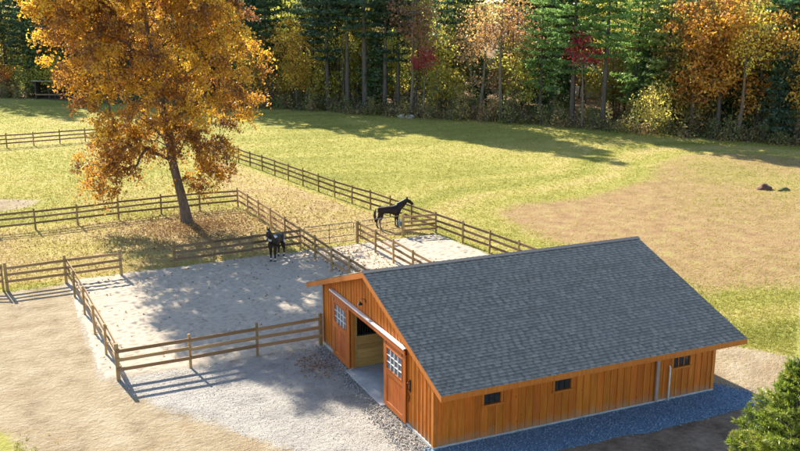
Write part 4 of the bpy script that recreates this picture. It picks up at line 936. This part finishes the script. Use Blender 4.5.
# ---- undergrowth along the edge
def undergrowth():
    r = np.random.default_rng(66); C = []; A = []; paths = []
    for n in range(900):
        px = r.uniform(-30, 850); ex = r.uniform(-0.3, 1) * 3.0 + (0 if r.random() < 0.55 else r.uniform(0, 14)); p = bearing_spot(px, ex)
        if 40 < px < 90 and ex < 8: continue
        h = (r.uniform(0.4, 1.6) if r.random() < 0.7 else r.uniform(1.4, 3.2)) * (1.2 if 425 < px < 520 else 1.0); w = r.uniform(0.5, 1.3); m = int(52 * h * w + 10)
        d = r.normal(0, 1, (m, 3)); d /= np.linalg.norm(d, axis=1, keepdims=True); d[:, 2] = np.abs(d[:, 2]); q = r.uniform(0.3, 1, (m, 1)) ** 0.5
        c = np.array([p[0], p[1], 0.05]) + d * q * np.array([w, w, h]); C.append(c)
        g = r.choice([0.05, 0.22, 0.35, 0.5, 0.66, 0.85, 0.97], p=[.2, .22, .2, .14, .12, .07, .05]); A.append(np.clip(g + r.normal(0, 0.07, m), 0, 1))
        for k in range(4):
            a = r.uniform(0, 6.28); q0 = np.array([p[0], p[1], 0]); tip = q0 + np.array([math.cos(a) * w * 0.8, math.sin(a) * w * 0.8, h * r.uniform(0.8, 1.4)]); paths.append(([q0, (q0 + tip) / 2 + np.array([0, 0, .1]), tip], [0.025, 0.016, 0.006]))
    C = np.concatenate(C); A = np.concatenate(A); V, F = leaf_quads(C, 0.26, r, 0.1, 0.6)
    root = empty('undergrowth'); tag(root, 'tangled shrubs and brush along the foot of the forest', 'undergrowth', kind='stuff')
    o = link('leaves', mesh_np('leaves', V, F, M['under'], {'v': np.repeat(A, 4)}), root); tag(o, kind='stuff')
    Vt, Ft = np_tube(paths, 4); o = link('stems', mesh_np('stems', Vt, Ft, M['bark_pale']), root); tag(o, kind='stuff')
undergrowth()

# ---- young conifer cut by the lower right corner
def near_conifer():
    r = np.random.default_rng(91); H = 6.2; d = 21.0; px = 830
    a = math.pi / 2 - YAW - math.atan((px - 400) / FPX) ; x, y = CAM.x + math.cos(a) * d * 1.07, CAM.y + math.sin(a) * d * 1.07
    root = empty('young_conifer', (x, y, 0)); tag(root, 'bright yellow-green young conifer in the lower right corner', 'tree')
    paths = [([np.array([0, 0, z]) for z in np.linspace(-0.3, H, 8)], list(np.linspace(0.11, 0.012, 8)))]; C = []; D = []; A = []
    z = 0.5
    while z < H - 0.1:
        f = z / H; ln0 = 2.35 * (1 - f) ** 0.85 + 0.10; off = r.uniform(0, 6.28); nb_ = 6
        for k in range(nb_):
            th = off + k * 2 * math.pi / nb_ + r.normal(0, 0.2); ln = ln0 * r.uniform(0.62, 1.22); dr = np.array([math.cos(th), math.sin(th), 0]); sd_ = np.array([-dr[1], dr[0], 0]); p = np.array([0, 0, z])
            el = 0.25 + 0.5 * f + r.normal(0, 0.08)
            curve = lambda s: p + dr * ln * s * math.cos(el * 0.6) + np.array([0, 0, ln * (math.sin(el) * s * 0.55 + 0.16 * s * s)])
            paths.append(([curve(s) for s in (0, .4, .75, 1)], [0.007 * ln + .009, 0.012, 0.008, 0.004]))
            tw = [(curve(1.0), (curve(1.0) - curve(0.85)), 0.32)]
            n = int(5 + 8 * ln)
            for j in range(n):
                s = 0.18 + 0.8 * (j + r.uniform(0, .8)) / n; sg = 1 if j % 2 else -1; b0 = curve(s); tl = (0.55 * ln * (1.05 - s) + 0.14) * r.uniform(0.7, 1.2)
                dv = dr * 0.75 + sd_ * sg * 0.8 + np.array([0, 0, 0.35 + r.normal(0, 0.15)]); dv = dv / np.linalg.norm(dv); paths.append(([b0, b0 + dv * tl * .5, b0 + dv * tl], [0.008, 0.006, 0.003])); tw.append((b0 + dv * tl, dv, tl))
            g = r.uniform(0.2, 0.6)
            for tip, dv, tl in tw:
                dv = dv / (np.linalg.norm(dv) + 1e-9); m = int(26 + 90 * tl); s = r.uniform(0, 1, (m, 1)); c = tip - dv * tl * (1 - s); nd = r.normal(0, 1, (m, 3)); nd -= (nd @ dv)[:, None] * dv; nd /= np.linalg.norm(nd, axis=1, keepdims=True); nd = nd * 0.8 + dv * 0.75 + np.array([0, 0, 0.12]); nd /= np.linalg.norm(nd, axis=1, keepdims=True)
                C.append(c); D.append(nd); A.append(np.clip(g + 0.4 * s[:, 0] * r.uniform(0.6, 1) + r.normal(0, 0.1, m), 0, 1))
        z += 0.26 * r.uniform(0.7, 1.3)
    C = np.concatenate(C); D = np.concatenate(D); A = np.concatenate(A); n = len(C); ln = r.uniform(0.07, 0.15, (n, 1)); s = np.cross(D, r.normal(0, 1, (n, 3))); s /= np.linalg.norm(s, axis=1, keepdims=True); w = 0.010
    V = np.stack([C, C + D * ln * .5 + s * w, C + D * ln, C + D * ln * .5 - s * w], 1).reshape(-1, 3)
    link('crown', mesh_np('crown', V, np.arange(4 * n).reshape(n, 4), M['near_needle'], {'v': np.repeat(A, 4)}), root)
    Vt, Ft = np_tube(paths, 5); link('trunk', mesh_np('trunk', Vt, Ft, M['bark_dark'], smooth=True), root)
near_conifer()

# ------------------------------------------------------------------ grass, fallen leaves
def inside_view(n, r, dmin=24, dmax=150, power=1.0):
    """random ground points in front of the camera, denser nearby"""
    px = r.uniform(-20, 820, n); inv = r.uniform(1 / dmax ** power, 1 / dmin ** power, n); d = inv ** (-1 / power)
    a = math.pi / 2 - YAW - np.arctan((px - 400) / FPX); return CAM.x + np.cos(a) * d, CAM.y + np.sin(a) * d, d
def grass():
    r = np.random.default_rng(101); x, y, d = inside_view(400000, r, 26, 140, 0.8); z = zones(x, y)
    bare = np.maximum.reduce([z['w_dirt'], z['w_sand'], z['w_gravel'], z['w_forest'] * 0.9, z['w_brown'] * 0.93, z['w_litter'] * 0.6]); inb = (x > -0.8) & (x < 12.4) & (y > -1.9) & (y < 11)
    cl = fnoise(x, y, 2.2, 41) * 0.5 + fnoise(x, y, 0.6, 42) * 0.5
    k = (r.random(len(x)) > np.where(z['w_dirt'] > 0.5, 0.9 + 0.1 * z['w_dirt'], bare)) & ~inb & (r.random(len(x)) < 0.6 + 0.3 * cl); x, y, d = x[k], y[k], d[k]; dry = z['w_dry'][k]; n = len(x)
    zz = (fnoise(x, y, 1.9, 11) * 0.035 + fnoise(x, y, 0.25, 12) * 0.05) - 0.01
    tone = np.clip(dry * 0.95 + 0.2 * z['w_brown'][k] + r.normal(0, 0.13, n), 0, 1); nb_ = 3
    B = np.stack([x, y, zz], -1)[:, None].repeat(nb_, 1) + np.concatenate([r.normal(0, 0.05, (n, nb_, 2)), np.zeros((n, nb_, 1))], -1)
    th = r.uniform(0, 6.28, (n, nb_)); h = r.uniform(0.04, 0.10, (n, nb_)) * (1 + 0.004 * d[:, None]); w = 0.010 + 0.00022 * d[:, None]
    sx = np.stack([np.cos(th), np.sin(th), 0 * th], -1) * w[..., None]; tip = B + np.stack([r.normal(0, 0.045, (n, nb_)), r.normal(0, 0.045, (n, nb_)), h], -1)
    V = np.stack([B - sx, B + sx, tip], 2).reshape(-1, 3)
    o = link('grass', mesh_np('grass', V, np.arange(len(V)).reshape(-1, 3), M['grass'], {'v': np.repeat(tone, nb_ * 3)})); tag(o, 'short yellow-green pasture grass', 'grass', kind='stuff')
grass()
def leaf_litter():
    r = np.random.default_rng(103); xs = []; ys = []
    a = r.uniform(0, 6.28, 9000); q = np.abs(r.normal(0, 5.0, 9000)); xs.append(-0.3 + np.cos(a) * q * 1.15); ys.append(33.5 + np.sin(a) * q)
    xs.append(r.uniform(4.0, 7.5, 900)); ys.append(r.uniform(11.5, 25.3, 900))
    xs.append(r.uniform(3.6, 12, 700)); ys.append(r.uniform(26, 50, 700)); xs.append(r.uniform(-24, 4, 2600)); ys.append(r.uniform(25, 50, 2600)); xs.append(r.uniform(-9, 4, 170)); ys.append(r.uniform(11, 25, 170))
    x = np.concatenate(xs); y = np.concatenate(ys); n = len(x); C = np.stack([x, y, 0.05 + r.uniform(0, 0.05, n)], -1)
    V, F = leaf_quads(C, 0.115, r, 0, 0.65, 0.75)
    o = link('leaves', mesh_np('leaves', V, F, M['litter'], {'v': np.repeat(np.clip(r.normal(0.5, 0.25, n), 0, 1), 4)})); tag(o, 'fallen brown leaves scattered under the golden tree', 'fallen leaves', kind='stuff')
leaf_litter()

# ------------------------------------------------------------------ small things
def lump(name, label, cat, loc, sz, mat, seed, group=None, n=7):
    import bmesh
    r = np.random.default_rng(seed); bm = bmesh.new(); bmesh.ops.create_icosphere(bm, subdivisions=3, radius=1)
    ph = r.uniform(0, 6.28, (n, 3)); fr = r.uniform(1, 4, (n, 3))
    for v in bm.verts:
        c = v.co.copy(); k = 1 + 0.11 * sum(math.sin(c.x * fr[i, 0] + ph[i, 0]) * math.sin(c.y * fr[i, 1] + ph[i, 1]) * math.sin(c.z * fr[i, 2] + ph[i, 2]) for i in range(n)) * 1.6
        v.co = Vector((c.x * sz[0] * k, c.y * sz[1] * k, max(-0.3, c.z) * sz[2] * k))
    me = bpy.data.meshes.new(name); bm.to_mesh(me); bm.free(); me.materials.append(mat)
    for p in me.polygons: p.use_smooth = True
    return tag(link(name, me, None, loc), label, cat, group)
lump('soil_heap', 'dark reddish heap of earth in the brown field', 'heap', (41.8, 27.9, 0.03), (0.55, 0.42, 0.34), M['soil'], 1)
lump('weed_clump', 'low dark clump beside the earth heap', 'clump', (42.85, 27.0, 0.02), (0.55, 0.3, 0.16), plain('weeds', (0.12, 0.12, 0.04), 0.9, var=0.5, scale=12), 2)
def debris():
    r = np.random.default_rng(8); n = 260; q = r.normal(0, 1, (n, 2)) * np.array([0.4, 0.7]); C = np.stack([-1.25 + q[:, 0], 8.3 + q[:, 1], 0.05 + r.uniform(0, 0.10, n) * np.exp(-(q ** 2).sum(1) * 2)], -1)
    V, F = leaf_quads(C, 0.12, r, 0, 0.35, 0.7); o = link('debris', mesh_np('debris', V, F, M['litter'], {'v': np.repeat(r.uniform(0, 0.5, n), 4)})); tag(o, 'scatter of dark leaves and twigs by the barn corner', 'debris', kind='stuff')
debris()
pr = bearing_spot(402, -0.6); pr2 = bearing_spot(409, -0.5)
lump('rock', 'left one of two pale rocks at the foot of the dark thicket', 'rock', (pr[0], pr[1], 0.05), (0.5, 0.4, 0.42), M['rock'], 3, 'pale rocks')
lump('rock', 'right one of two pale rocks at the foot of the dark thicket', 'rock', (pr2[0], pr2[1], 0.05), (0.62, 0.4, 0.36), M['rock'], 4, 'pale rocks')

# run-in shed below the pines on the left
def run_in_shed():
    p = bearing_spot(63, 1.5); root = empty('run_in_shed', (p[0], p[1], 0), -YAW); tag(root, 'dark open-fronted timber run-in shed under the pines', 'shed')
    dk = wood('old shed boards', (0.05, 0.04, 0.035), (0.12, 0.095, 0.075), 'z', 0.9, 0.1); W, D, H = 4.6, 3.0, 2.5
    for k in range(10): MB().box(-W / 2 + k * W / 10 + .01, -W / 2 + (k + 1) * W / 10 - .01, D - 0.05, D, 0, H - 0.4).build('board', dk, root)
    for sx in (-1, 1):
        for k in range(6): MB().box(sx * W / 2 - 0.025, sx * W / 2 + 0.025, k * D / 6.1 + .01, (k + 1) * D / 6.1 - .01, 0, H - 0.12 * k * 0.5).build('board', dk, root)
    for x in (-W / 2 + 0.1, -0.35, 0.5, W / 2 - 0.1): MB().box(x - 0.07, x + 0.07, 0.0, 0.14, 0, H).build('post', dk, root)
    MB().box(-W / 2, W / 2, -0.03, 0.0, 0.55, 0.75).build('kick_board', M['far_rail'], root)
    MB().hexa([(-W / 2 - .3, -0.5, H + 0.05), (W / 2 + .3, -0.5, H + 0.05), (W / 2 + .3, D + .2, H - 0.5), (-W / 2 - .3, D + .2, H - 0.5), (-W / 2 - .3, -0.5, H + 0.15), (W / 2 + .3, -0.5, H + 0.15), (W / 2 + .3, D + .2, H - 0.4), (-W / 2 - .3, D + .2, H - 0.4)]).build('roof', plain('shed roof', (0.36, 0.33, 0.29), 0.6), root)
run_in_shed()

# pale house glimpsed through the pines
def far_house(px, ex, W, D, H, wallm, roofm, label, rz):
    p = bearing_spot(px, ex); root = empty('house', (p[0], p[1], 0), rz); tag(root, label, 'house')
    MB().box(-W / 2, W / 2, -D / 2, D / 2, -0.2, H).add([(-W / 2, -D / 2, H), (-W / 2, D / 2, H), (-W / 2, 0, H + D * .32), (W / 2, -D / 2, H), (W / 2, D / 2, H), (W / 2, 0, H + D * .32)], [(0, 1, 2), (5, 4, 3)]).build('wall', wallm, root)
    m = MB()
    for s in (-1, 1):
        m.hexa([(-W / 2 - .4, s * (D / 2 + .4), H - 0.1), (W / 2 + .4, s * (D / 2 + .4), H - 0.1), (W / 2 + .4, 0, H + D * .34), (-W / 2 - .4, 0, H + D * .34), (-W / 2 - .4, s * (D / 2 + .4), H + 0.05), (W / 2 + .4, s * (D / 2 + .4), H + 0.05), (W / 2 + .4, 0, H + D * .34 + .15), (-W / 2 - .4, 0, H + D * .34 + .15)])
    m.build('roof', roofm, root)
    for k in range(4):
        x = -W / 2 + W * (k + 0.5) / 4; w = MB().box(x - 0.55, x + 0.55, -D / 2 - 0.05, -D / 2 - 0.001, 1.0, 2.3).build('window', M['white'], root); MB().box(x - 0.45, x + 0.45, -D / 2 - 0.06, -D / 2 - 0.051, 1.1, 2.2).build('pane', M['glass'], w)
far_house(600, 40, 11, 8, 3.2, plain('pale siding', (0.55, 0.55, 0.54), 0.7), plain('grey roof', (0.42, 0.42, 0.43), 0.6), 'pale grey house glimpsed between the green pines', -YAW + 0.25)
far_house(430, 42, 9, 7, 2.8, plain('white siding', (0.62, 0.63, 0.64), 0.7), plain('pale roof', (0.45, 0.46, 0.48), 0.6), 'whitish house glimpsed behind the crimson tree', -YAW - 0.15)
